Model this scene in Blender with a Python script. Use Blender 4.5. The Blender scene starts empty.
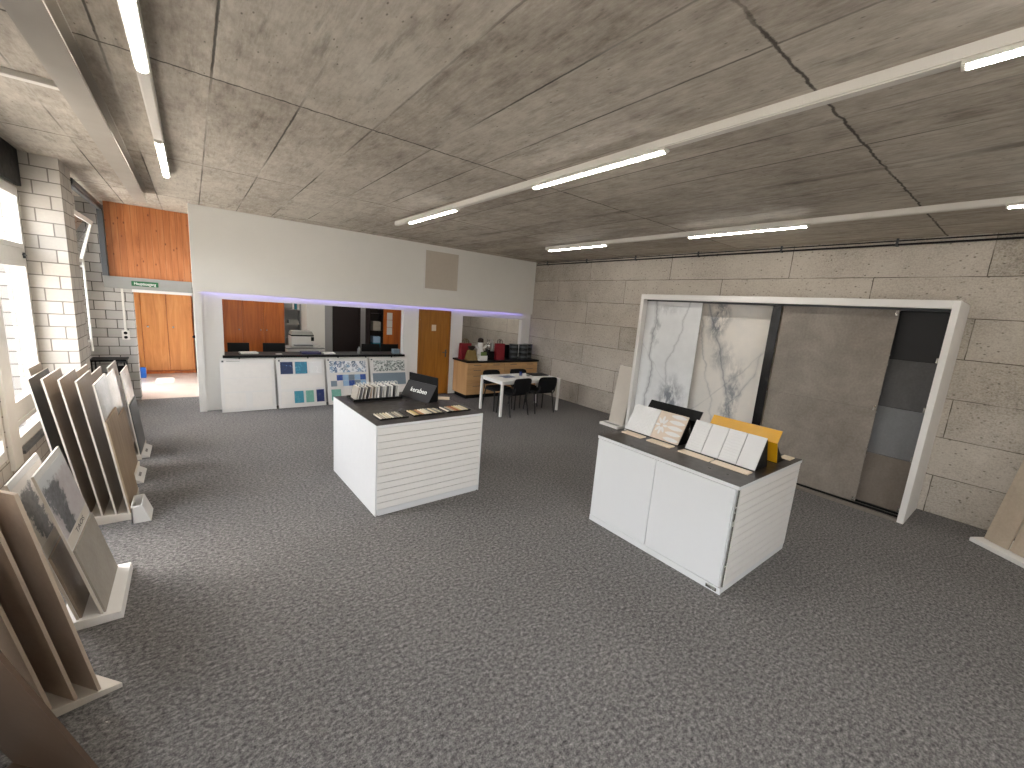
import bpy, bmesh, math, random
from mathutils import Vector, Matrix
random.seed(7)
S = bpy.context.scene
COL = S.collection
PI = math.pi

# ------------------------------------------------------------------ materials
def lin(c):
    return tuple(((v/255)/12.92 if v/255 <= .04045 else (((v/255)+.055)/1.055)**2.4) for v in c) + (1.0,)

class NT:
    def __init__(s, name):
        s.m = bpy.data.materials.new(name); s.m.use_nodes = True
        s.t = s.m.node_tree; s.n = s.t.nodes; s.l = s.t.links
        s.p = s.n['Principled BSDF']
    def add(s, typ, props=None, **inp):
        n = s.n.new(typ)
        for k, v in (props or {}).items(): setattr(n, k, v)
        for k, v in inp.items():
            k2 = k.replace('_', ' ')
            tgt = None
            for i in n.inputs:
                if i.name == k2 and i.enabled: tgt = i; break
            s.set(tgt, v)
        return n
    def set(s, sock, v):
        if isinstance(v, bpy.types.NodeSocket): s.l.new(v, sock)
        else: sock.default_value = v
    def math(s, op, a, b=0.0, c=None, clamp=False):
        n = s.n.new('ShaderNodeMath'); n.operation = op; n.use_clamp = clamp
        s.set(n.inputs[0], a); s.set(n.inputs[1], b)
        if c is not None: s.set(n.inputs[2], c)
        return n.outputs[0]
    def obj(s): return s.add('ShaderNodeTexCoord').outputs['Object']
    def gen(s): return s.add('ShaderNodeTexCoord').outputs['Generated']
    def mapping(s, vec, scale=(1,1,1), loc=(0,0,0), rot=(0,0,0)):
        return s.add('ShaderNodeMapping', Vector=vec, Scale=scale, Location=loc, Rotation=rot).outputs[0]
    def sep(s, vec):
        n = s.add('ShaderNodeSeparateXYZ', Vector=vec); return n.outputs
    def comb(s, x, y, z=0.0):
        n = s.n.new('ShaderNodeCombineXYZ')
        s.set(n.inputs[0], x); s.set(n.inputs[1], y); s.set(n.inputs[2], z); return n.outputs[0]
    def noise(s, vec, scale, detail=3.0, rough=.5, dist=0.0):
        return s.add('ShaderNodeTexNoise', Vector=vec, Scale=scale, Detail=detail, Roughness=rough, Distortion=dist).outputs['Fac']
    def ramp(s, fac, stops, interp='LINEAR'):
        n = s.n.new('ShaderNodeValToRGB'); s.set(n.inputs[0], fac)
        n.color_ramp.interpolation = interp
        el = n.color_ramp.elements
        while len(el) < len(stops): el.new(.5)
        for e, (p, c) in zip(el, stops):
            e.position = p; e.color = c if len(c) == 4 else tuple(c)+(1,)
        return n.outputs[0]
    def mix(s, fac, a, b, blend='MIX'):
        n = s.n.new('ShaderNodeMix'); n.data_type = 'RGBA'; n.blend_type = blend
        s.set(n.inputs[0], fac); s.set(n.inputs[6], a); s.set(n.inputs[7], b); return n.outputs[2]
    def mr(s, v, a, b, c=0.0, d=1.0):
        return s.add('ShaderNodeMapRange', Value=v, From_Min=a, From_Max=b, To_Min=c, To_Max=d).outputs[0]
    def bump(s, h, strength=.3, dist=.01):
        n = s.add('ShaderNodeBump', Height=h, Strength=strength, Distance=dist)
        s.l.new(n.outputs[0], s.p.inputs['Normal'])
    def out(s, base=None, rough=None, metal=None, spec=None):
        for k, v in (('Base Color', base), ('Roughness', rough), ('Metallic', metal), ('Specular IOR Level', spec)):
            if v is not None: s.set(s.p.inputs[k], v)
        return s.m

def plain(name, c, rough=.5, metal=0.0, var=.05, scale=14, spec=.5, bump=0.0):
    t = NT(name); o = t.obj()
    f = t.noise(o, scale, 3)
    a = lin(c); b = tuple(max(0, v*(1-var*2)) for v in a[:3])+(1,)
    t.out(t.mix(f, a, b), t.mr(f, .3, .7, max(.02, rough-.05), min(1, rough+.05)), metal, spec)
    if bump: t.bump(t.noise(o, scale*8, 2), bump, .002)
    return t.m

def emit(name, c, strength):
    t = NT(name)
    t.out((0.8, .8, .8, 1), .4)
    t.set(t.p.inputs['Emission Color'], c); t.set(t.p.inputs['Emission Strength'], strength)
    return t.m

M = {}
def wood(name, c1, c2, c3, axis='Z', scale=1.0, rough=.4, planks=0.0, knots=False, plank_axis=0):
    t = NT(name); o = t.obj()
    sc = {'Z': (14, 14, 1.1), 'X': (1.1, 14, 14), 'Y': (14, 1.1, 14)}[axis]
    v = t.mapping(o, tuple(k*scale for k in sc))
    if planks:
        x = t.sep(o)[plank_axis]
        idx = t.math('FLOOR', t.math('DIVIDE', x, planks))
        rnd = t.add('ShaderNodeTexWhiteNoise', {'noise_dimensions': '1D'}, W=idx).outputs['Value']
        v = t.add('ShaderNodeVectorMath', {'operation': 'ADD'}).outputs[0]
        nd = t.n[-1]
        t.set(nd.inputs[0], t.mapping(o, tuple(k*scale for k in sc)))
        t.set(nd.inputs[1], t.comb(t.math('MULTIPLY', rnd, 31.0), t.math('MULTIPLY', rnd, 17.0), t.math('MULTIPLY', rnd, 9.0)))
    f = t.noise(v, 1.0, 5, .6, 1.2)
    colr = t.ramp(f, [(.28, lin(c1)), (.5, lin(c2)), (.72, lin(c3))])
    if planks:
        colr = t.mix(t.math('MULTIPLY', rnd, .35), colr, lin(c3))
        fr = t.math('ABSOLUTE', t.math('SUBTRACT', t.math('FRACT', t.math('DIVIDE', x, planks)), .5))
        gap = t.math('GREATER_THAN', fr, .478)
        colr = t.mix(t.math('MULTIPLY', gap, .75), colr, lin((70, 35, 15)))
    if knots:
        vo = t.add('ShaderNodeTexVoronoi', Vector=t.mapping(o, (11.7, 11.7, 6.0)), Scale=1.0)
        k = t.mr(vo.outputs['Distance'], .07, .16, 1, 0)
        colr = t.mix(t.math('MULTIPLY', k, .8), colr, lin((95, 45, 18)))
    t.out(colr, rough)
    return t.m

def mat_ceiling():
    t = NT('board_marked_concrete'); o = t.obj(); x, y, z = t.sep(o)
    px = t.math('DIVIDE', t.math('SUBTRACT', x, .165), .5)
    py = t.math('DIVIDE', t.math('SUBTRACT', y, 1.02), 2.44)
    wob = t.math('MULTIPLY', t.math('SUBTRACT', t.noise(o, 11, 5, .65), .5), .02)
    def line(p, size, w):
        fr = t.math('FRACT', t.math('ADD', p, .5))
        d = t.math('MULTIPLY', t.math('ABSOLUTE', t.math('ADD', t.math('SUBTRACT', fr, .5), wob)), size)
        return t.mr(d, w*.4, w, 1, 0)
    lx = line(px, .5, .009); ly = line(py, 2.44, .012)
    fx = t.mr(t.noise(t.mapping(o, (2.0, .45, 1)), 1.3, 3), .42, .58, .12, 1)
    fy = t.mr(t.noise(t.mapping(o, (.8, 2, 1)), 1.6, 3), .32, .5, .35, 1)
    seam = t.math('MAXIMUM', t.math('MULTIPLY', lx, fx), t.math('MULTIPLY', ly, fy))
    fin = t.math('MULTIPLY', lx, t.mr(t.noise(t.mapping(o, (2, .6, 1), (5, 2, 0)), 1.7, 2), .5, .58))
    cell = t.add('ShaderNodeTexWhiteNoise', {'noise_dimensions': '2D'}, Vector=t.comb(t.math('FLOOR', px), t.math('FLOOR', py))).outputs['Value']
    big = t.noise(o, .9, 4, .6); mid = t.noise(t.mapping(o, (6, 2.6, 1)), 2.2, 6, .72); fine = t.noise(t.mapping(o, (46, 6, 10)), 1.0, 6, .75)
    f = t.math('ADD', t.math('MULTIPLY', mid, .5), t.math('ADD', t.math('MULTIPLY', fine, .32), t.math('MULTIPLY', big, .35)))
    f = t.math('ADD', f, t.math('MULTIPLY', t.math('SUBTRACT', cell, .5), .10))
    c = t.ramp(f, [(.36, lin((116, 108, 98))), (.52, lin((163, 154, 142))), (.66, lin((188, 180, 167))), (.82, lin((206, 199, 187)))])
    # dark rust and damp streaks along the boards
    st = t.noise(t.mapping(o, (11, 1.6, 1), (3, 1, 0)), 1.0, 5, .7)
    c = t.mix(t.math('MULTIPLY', t.mr(st, .56, .72), .5), c, lin((82, 74, 62)))
    # pores
    vo = t.add('ShaderNodeTexVoronoi', Vector=t.mapping(o, (26, 12, 1)), Scale=1.0).outputs['Distance']
    pr = t.math('MULTIPLY', t.mr(vo, .05, .16, 1, 0), t.mr(t.noise(o, 5, 2), .46, .58))
    c = t.mix(t.math('MULTIPLY', pr, .75), c, lin((74, 69, 62)))
    # a long darker band along one board joint
    bd = t.math('ABSOLUTE', t.math('SUBTRACT', t.math('ADD', x, t.math('MULTIPLY', wob, 6.0)), 4.22))
    bm = t.math('MULTIPLY', t.mr(bd, .02, .09, 1, 0), t.mr(t.noise(t.mapping(o, (3, .7, 1)), 1.5, 3), .42, .6))
    c = t.mix(t.math('MULTIPLY', bm, .6), c, lin((78, 71, 62)))
    c = t.mix(t.math('MULTIPLY', fin, .7), c, lin((206, 199, 187)))
    c = t.mix(t.math('MULTIPLY', seam, .85), c, lin((50, 45, 38)))
    t.out(c, .8, spec=.25)
    t.bump(t.math('SUBTRACT', t.math('ADD', t.math('MULTIPLY', fine, .4), t.math('MULTIPLY', mid, .3)), seam), .5, .006)
    return t.m

def mat_woodwool():
    t = NT('wood_wool_concrete_panels'); o = t.obj(); x, y, z = t.sep(o)
    w = t.math('MULTIPLY', t.math('SUBTRACT', t.noise(o, 5, 3), .5), .014)
    bv = t.comb(t.math('ADD', t.math('ADD', y, 20.45-.61+1.0225), w), t.math('ADD', z, w), 0)
    b = t.add('ShaderNodeTexBrick', {'offset': .5, 'offset_frequency': 2, 'squash': 1.0}, Vector=bv, Scale=1.0, Mortar_Size=.006, Mortar_Smooth=.35, Brick_Width=2.045, Row_Height=.489)
    t.set(b.inputs['Color1'], (0, 0, 0, 1)); t.set(b.inputs['Color2'], (1, 1, 1, 1)); t.set(b.inputs['Mortar'], (.5, .5, .5, 1))
    tint = t.math('MULTIPLY', b.outputs['Color'], .10)
    big = t.noise(o, 1.6, 4, .6); fib = t.noise(t.mapping(o, (1, 26, 60)), 1.0, 4, .7, .8); sp = t.noise(o, 55, 3, .65)
    f = t.math('ADD', t.math('ADD', t.math('MULTIPLY', big, .35), t.math('MULTIPLY', fib, .3)), t.math('ADD', t.math('MULTIPLY', sp, .35), tint))
    c = t.ramp(f, [(.34, lin((116, 108, 98))), (.5, lin((176, 168, 157))), (.62, lin((197, 189, 178))), (.78, lin((206, 199, 190)))])
    vo = t.add('ShaderNodeTexVoronoi', Vector=t.mapping(o, (1, 15, 22)), Scale=1.0).outputs['Distance']
    pit = t.math('MULTIPLY', t.mr(vo, .10, .24, 1, 0), t.mr(t.noise(o, 9, 3), .42, .58))
    c = t.mix(t.math('MULTIPLY', pit, .75), c, lin((84, 77, 68)))
    jf = t.math('MULTIPLY', b.outputs['Fac'], t.mr(t.noise(t.mapping(o, (1, 1.3, 3)), 1.4, 2), .3, .55, .35, 1))
    c = t.mix(t.math('MULTIPLY', jf, .85), c, lin((66, 58, 48)))
    t.out(c, .9, spec=.15)
    t.bump(t.math('SUBTRACT', t.math('MULTIPLY', sp, .5), t.math('ADD', t.math('MULTIPLY', pit, .4), b.outputs['Fac'])), .6, .008)
    return t.m

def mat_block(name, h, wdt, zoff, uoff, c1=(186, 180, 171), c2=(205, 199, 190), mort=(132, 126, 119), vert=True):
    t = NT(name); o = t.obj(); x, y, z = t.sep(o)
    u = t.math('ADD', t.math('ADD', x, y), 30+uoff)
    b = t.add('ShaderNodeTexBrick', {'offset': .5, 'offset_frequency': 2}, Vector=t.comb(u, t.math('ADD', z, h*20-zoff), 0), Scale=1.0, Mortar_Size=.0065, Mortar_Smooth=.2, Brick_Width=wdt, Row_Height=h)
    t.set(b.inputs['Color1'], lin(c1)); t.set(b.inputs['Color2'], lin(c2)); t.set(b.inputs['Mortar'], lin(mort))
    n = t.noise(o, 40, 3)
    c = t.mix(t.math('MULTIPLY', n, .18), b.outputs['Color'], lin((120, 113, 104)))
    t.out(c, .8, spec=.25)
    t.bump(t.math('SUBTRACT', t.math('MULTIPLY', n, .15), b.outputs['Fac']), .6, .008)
    return t.m

def mat_carpet():
    t = NT('grey_loop_carpet'); o = t.obj()
    a = t.noise(o, 44, 3, .62); b = t.noise(o, 130, 2, .6); g = t.noise(o, 1.1, 3)
    w = t.noise(t.mapping(o, (26, 60, 1), rot=(0, 0, .6)), 1.0, 3, .6)
    f = t.math('ADD', t.math('ADD', t.math('MULTIPLY', a, .42), t.math('MULTIPLY', w, .30)), t.math('ADD', t.math('MULTIPLY', b, .30), t.math('MULTIPLY', g, .05)))
    c = t.ramp(f, [(.36, lin((48, 47, 47))), (.48, lin((89, 87, 86))), (.56, lin((115, 113, 111))), (.64, lin((139, 136, 134))), (.76, lin((184, 180, 177)))])
    t.out(c, .95, spec=.1)
    t.bump(t.math('ADD', b, a), .5, .006)
    return t.m

def mat_marble(name, seed, base, veins, clouds):
    """veins: (y0, slope, amplitude, frequency, width, strength); clouds: (y, z, ry, rz, strength) in slab coordinates"""
    t = NT(name); o = t.obj(); x, y, z = t.sep(o)
    wy = t.math('MULTIPLY', t.math('SUBTRACT', t.noise(t.mapping(o, loc=(seed, 0, 0)), 4.0, 5, .65), .5), .22)
    wz = t.math('MULTIPLY', t.math('SUBTRACT', t.noise(t.mapping(o, loc=(0, seed, 3)), 3.0, 5, .65), .5), .30)
    c = t.mix(t.mr(t.noise(t.mapping(o, loc=(seed*2, 0, 0)), 1.6, 5, .6), .35, .75, 0, .5), lin(base), lin((188, 190, 191)))
    gr = t.noise(t.mapping(o, (1, 1.6, .8), (0, 0, seed)), 5.5, 7, .74, .35)
    for (cy, cz, ry, rz, st) in clouds:
        dy = t.math('DIVIDE', t.math('SUBTRACT', t.math('ADD', y, t.math('MULTIPLY', wy, 1.4)), cy), ry)
        dz = t.math('DIVIDE', t.math('SUBTRACT', t.math('ADD', z, wz), cz), rz)
        d = t.math('SQRT', t.math('ADD', t.math('MULTIPLY', dy, dy), t.math('MULTIPLY', dz, dz)))
        m = t.math('MULTIPLY', t.mr(d, .3, 1.0, 1, 0), t.mr(gr, .40, .56))
        c = t.mix(t.math('MULTIPLY', m, st), c, lin((112, 118, 126)))
    for k, (y0, sl, am, fq, wd, st) in enumerate(veins):
        nz = t.noise(t.mapping(o, (0, .25, 1), (seed, k*3.7, k*1.9)), fq, 4, .6)
        p = t.math('ADD', t.math('ADD', t.math('MULTIPLY', t.math('SUBTRACT', z, 1.2), sl), y0), t.math('MULTIPLY', t.math('SUBTRACT', nz, .5), am))
        d = t.math('ABSOLUTE', t.math('SUBTRACT', t.math('ADD', y, t.math('MULTIPLY', wy, .22)), p))
        fade = t.mr(t.noise(t.mapping(o, (0, 1, 1), (seed*3, k*2.1, 0)), 1.7, 3), .32, .5, .25, 1)
        c = t.mix(t.math('MULTIPLY', t.math('MULTIPLY', t.mr(d, wd*6, wd, 0, 1), fade), st*.5), c, lin((150, 152, 156)))
        c = t.mix(t.math('MULTIPLY', t.math('MULTIPLY', t.mr(d, wd*1.5, wd*.3, 0, 1), fade), st*.62), c, lin((110, 114, 120)))
    t.out(c, .06, spec=.5)
    return t.m

def mat_slab(name, c, var=14, rough=.35):
    t = NT(name); o = t.obj()
    f = t.math('ADD', t.math('MULTIPLY', t.noise(o, 2.2, 6, .65, .4), .7), t.math('MULTIPLY', t.noise(o, 40, 3), .3))
    lo = tuple(max(0, k-var) for k in c); hi = tuple(min(255, k+var) for k in c)
    t.out(t.ramp(f, [(.36, lin(lo)), (.64, lin(hi))]), rough, spec=.4)
    return t.m

M['ceil'] = mat_ceiling(); M['woodwool'] = mat_woodwool(); M['carpet'] = mat_carpet()
M['block'] = mat_block('sand_lime_block', .145, .26, .105, 0.0)
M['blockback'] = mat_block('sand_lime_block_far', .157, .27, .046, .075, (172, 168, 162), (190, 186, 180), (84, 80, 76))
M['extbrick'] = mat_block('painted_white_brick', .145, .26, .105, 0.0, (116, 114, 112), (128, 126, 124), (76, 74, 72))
M['white'] = plain('white_paint', (226, 224, 220), .55, var=.015)
M['wallwhite'] = plain('white_plaster', (228, 226, 220), .8, var=.02, scale=5)
M['lam'] = plain('white_laminate', (213, 214, 214), .35, var=.01)
M['slat'] = plain('white_slat', (224, 221, 217), .4, var=.015)
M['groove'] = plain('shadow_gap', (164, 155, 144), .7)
M['top'] = plain('dark_laminate_top', (44, 40, 37), .32, var=.0)
M['black'] = plain('black_plastic', (12, 12, 13), .5, var=.08, spec=.2)
M['blackgloss'] = plain('black_gloss', (12, 12, 14), .15)
M['blackfab'] = plain('black_fabric', (22, 22, 24), .9, var=.15, scale=60, spec=.2)
M['blacksteel'] = plain('black_steel', (24, 24, 25), .4, .3)
M['steelgrey'] = plain('grey_painted_steel', (146, 146, 142), .5)
M['darksteel'] = plain('dark_grey_steel', (74, 77, 80), .45)
M['beam'] = plain('beam_grey_paint', (160, 153, 142), .55, var=.04, scale=3)
M['pvc'] = plain('white_window_frame', (222, 219, 212), .4, var=.02)
M['trunk'] = plain('white_trunking', (214, 210, 201), .45, var=.02)
M['chrome'] = plain('chrome', (200, 198, 192), .25, .9)
M['glass'] = None
t = NT('window_glass'); gl = t.add('ShaderNodeBsdfGlass', Roughness=0.0, IOR=1.02); tr = t.add('ShaderNodeBsdfTransparent'); gs = t.add('ShaderNodeBsdfGlossy', Roughness=.02)
fr = t.add('ShaderNodeFresnel', IOR=1.45); mx = t.add('ShaderNodeMixShader'); geo = t.add('ShaderNodeNewGeometry'); t.set(mx.inputs[0], t.math('MULTIPLY', fr.outputs[0], t.math('SUBTRACT', 1.0, geo.outputs['Backfacing']))); t.l.new(tr.outputs[0], mx.inputs[1]); t.l.new(gs.outputs[0], mx.inputs[2])
t.n.remove(gl); t.l.new(mx.outputs[0], t.n['Material Output'].inputs[0]); M['glass'] = t.m
M['pine'] = wood('knotty_pine', (196, 132, 80), (182, 112, 62), (154, 88, 46), 'Z', 1.0, .4, planks=.0855, knots=True)
M['ward'] = wood('orange_beech_door', (226, 162, 98), (214, 144, 80), (196, 124, 64), 'Z', .8, .35)
M['offwood'] = wood('office_cherry_front', (196, 112, 44), (180, 96, 34), (152, 76, 26), 'Z', .8, .35)
M['door'] = wood('brown_oak_door', (166, 112, 40), (152, 98, 30), (128, 80, 24), 'Z', .7, .35)
M['beech'] = wood('light_beech', (202, 162, 116), (190, 149, 102), (174, 133, 88), 'X', .7, .4)
M['beechside'] = wood('light_beech_side', (202, 162, 116), (190, 149, 102), (174, 133, 88), 'Z', .7, .4)
M['taupe'] = mat_slab('taupe_tile', (152, 138, 122), 10, .4)
M['taupedark'] = mat_slab('brown_taupe_tile', (180, 160, 141), 10, .3)
M['beige'] = mat_slab('beige_tile', (180, 166, 148), 8, .45)
M['greyboard'] = mat_slab('grey_stone_tile', (150, 143, 132), 9, .5)
M['oak'] = wood('oak_look_tile', (160, 138, 112), (148, 126, 100), (130, 108, 84), 'Z', .7, .5)
M['glosstile'] = mat_slab('polished_grey_tile', (178, 172, 164), 14, .06)
M['darktile'] = mat_slab('dark_grey_tile', (70, 70, 70), 8, .4)
M['edge'] = plain('pale_tile_edge', (206, 198, 186), .6, var=.03)
M['concretedoor'] = mat_slab('concrete_look_slab', (134, 126, 117), 13, .24)
M['anth'] = mat_slab('anthracite_slab', (22, 22, 25), 2, .4)
M['slate'] = mat_slab('slate_grey_slab', (76, 75, 75), 9, .35)
M['bluegrey'] = mat_slab('blue_grey_slab', (112, 113, 114), 7, .35)
M['sand'] = mat_slab('taupe_slab', (118, 109, 99), 9, .35)
M['marble1'] = mat_marble('white_marble_slab', 1.3, (230, 232, 233), [(.82, .03, .34, 1.6, .010, .8), (.45, -.18, .4, 1.4, .006, .5), (.62, 1.0, .3, 2.0, .005, .35)], [(.36, .72, .34, .5, .9), (.8, 1.9, .09, .35, .6), (.6, 2.3, .3, .12, .35)])
M['marble2'] = mat_marble('veined_marble_slab', 4.1, (232, 226, 217), [(.52, .34, .3, 1.5, .012, .8), (.25, -.35, .45, 1.3, .007, .55), (.8, .25, .4, 1.8, .006, .5), (.5, -.9, .3, 1.2, .005, .4)], [(.78, 2.2, .22, .5, .95), (.38, .95, .16, .75, .8), (.62, 1.6, .22, .3, .5)])
M['yellow'] = plain('mustard_yellow', (212, 156, 16), .35, var=.05)
M['cream'] = plain('cream_sample', (222, 206, 182), .5)
M['paper'] = plain('white_paper', (216, 214, 210), .8, var=.02)
M['red'] = plain('dark_red_bag', (128, 22, 34), .5, var=.1)
M['gift'] = plain('olive_gift_paper', (126, 104, 56), .6, var=.15)
M['greenglass'] = plain('green_bottle', (28, 48, 30), .15)
M['leaf'] = plain('leaf_green', (96, 118, 60), .6, var=.2, scale=40)
M['brownhair'] = plain('dark_brown_fur', (48, 32, 24), .9, var=.2)
M['blue'] = plain('blue_plastic', (34, 110, 216), .4)
M['navy'] = plain('navy_tile', (24, 44, 98), .25)
M['teal'] = plain('teal_tile', (62, 138, 158), .25)
M['sea'] = plain('sea_green_tile', (112, 168, 152), .25)
M['skyblue'] = plain('pale_blue_tile', (150, 180, 208), .25)
M['royal'] = plain('royal_blue_tile', (52, 84, 156), .25)
M['greytile'] = plain('blue_grey_pattern_tile', (122, 138, 150), .3, var=.15, scale=90)
M['signgreen'] = plain('exit_green', (22, 92, 54), .4)
M['lettering'] = plain('white_lettering', (238, 240, 236), .5, var=.0)
M['darkletter'] = plain('grey_lettering', (120, 116, 114), .6)
M['halltile'] = mat_slab('pale_hall_tile', (206, 196, 188), 8, .25)
M['greywall'] = plain('grey_painted_wall', (160, 160, 160), .8, var=.02)
M['darkwood'] = plain('dark_brown_door', (28, 15, 13), .45, var=.1)
M['asphalt'] = plain('outdoor_paving', (214, 209, 202), .9, var=.1)
M['tube'] = emit('led_tube', (1.0, .95, .88, 1), 24.0)
M['violet'] = emit('violet_led', (.28, .22, 1.0, 1), 3.6)
M['sash'] = M['pvc']

def mat_pattern(name, base, cols, scale, thr=.5, kind='vor'):
    t = NT(name); o = t.obj()
    if kind == 'vor':
        vo = t.add('ShaderNodeTexVoronoi', Vector=o, Scale=scale)
        d = t.mr(vo.outputs['Distance'], thr-.06, thr, 1, 0)
        rnd = t.sep(vo.outputs['Color'])[0]
        n = t.noise(o, scale*3.5, 2)
        c = t.mix(t.math('MULTIPLY', d, t.mr(n, .4, .5)), lin(base), t.ramp(rnd, [(i/len(cols), lin(c)) for i, c in enumerate(cols)], 'CONSTANT'))
    else:
        n = t.noise(o, scale, 4, .6, 1.5)
        c = t.ramp(n, [(0, lin(base)), (thr, lin(cols[0])), (min(.99, thr+.12), lin(cols[-1]))], 'CONSTANT')
    t.out(c, .35); return t.m
M['floral'] = mat_pattern('blue_floral_print', (226, 228, 230), [(60, 92, 128), (120, 150, 176), (150, 160, 170), (92, 110, 128)], 13, .66)
M['leafprint'] = mat_pattern('grey_leaf_print', (206, 210, 206), [(50, 62, 60), (120, 130, 126), (80, 92, 88)], 24, .62)
M['blueprint'] = mat_pattern('blue_wave_print', (22, 44, 84), [(30, 60, 104), (120, 150, 190)], 9, .56, 'n')
M['tealprint'] = mat_pattern('teal_wave_print', (44, 118, 146), [(58, 138, 166), (120, 176, 196)], 9, .56, 'n')
M['paleprint'] = mat_pattern('pale_line_print', (218, 218, 216), [(226, 226, 224), (196, 196, 196)], 9, .6, 'n')

def mat_relief(name, kind):
    t = NT(name); o = t.obj(); x, y, z = t.sep(o)
    if kind == 'chevron':
        h = t.math('SINE', t.math('ADD', t.math('MULTIPLY', z, 150.0), t.math('MULTIPLY', t.math('PINGPONG', y, .05), 150.0)))
    elif kind == 'wave':
        h = t.math('SINE', t.math('ADD', t.math('MULTIPLY', z, 260.0), t.math('MULTIPLY', t.noise(o, 9, 2), 8.0)))
    elif kind == 'grain':
        h = t.noise(t.mapping(o, (1, 12, 90)), 1.0, 3)
    else:
        h = t.noise(o, 60, 3)
    t.out(lin((206, 206, 205)), .4); t.bump(h, .16 if kind != 'chevron' else .3, .005); return t.m
for k in ('chevron', 'wave', 'grain', 'plain'): M['rel_'+k] = mat_relief('white_relief_tile_'+k, k)
M['lens'] = plain('beige_lens_tile', (200, 184, 167), .4, var=.02)

def mat_photo(name, seed, sky, rockc, water):
    t = NT(name); g = t.gen(); x, y, z = t.sep(g)
    n = t.noise(t.mapping(g, (1, 3, 3), (seed, seed*2, 0)), 3.2, 5, .6)
    u = t.math('ADD', y, t.math('MULTIPLY', t.math('SUBTRACT', n, .5), .55))
    rock = t.math('MULTIPLY', t.mr(u, .44, .50, 1, 0), t.mr(t.math('ADD', u, t.math('MULTIPLY', z, .25)), .14, .2))
    rocky = t.noise(t.mapping(g, (1, 9, 9), (seed, 0, 0)), 1.3, 5, .7)
    rc = t.ramp(rocky, [(.35, lin(tuple(int(k*.6) for k in rockc))), (.6, lin(rockc))])
    hill = t.mr(t.math('ADD', z, t.math('MULTIPLY', n, .35)), .98, 1.04)
    c = t.mix(rock, t.mix(t.mr(n, .3, .7, 0, .4), lin(water), lin(sky)), rc)
    c = t.mix(t.math('MULTIPLY', hill, .9), c, lin(sky))
    t.out(c, .3); return t.m
M['photo1'] = mat_photo('rocky_lake_photo_print', 1.2, (206, 208, 208), (112, 112, 114), (182, 172, 172))
M['photo2'] = mat_photo('terrace_photo_print', 5.2, (222, 214, 204), (100, 96, 92), (206, 196, 182))

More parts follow.
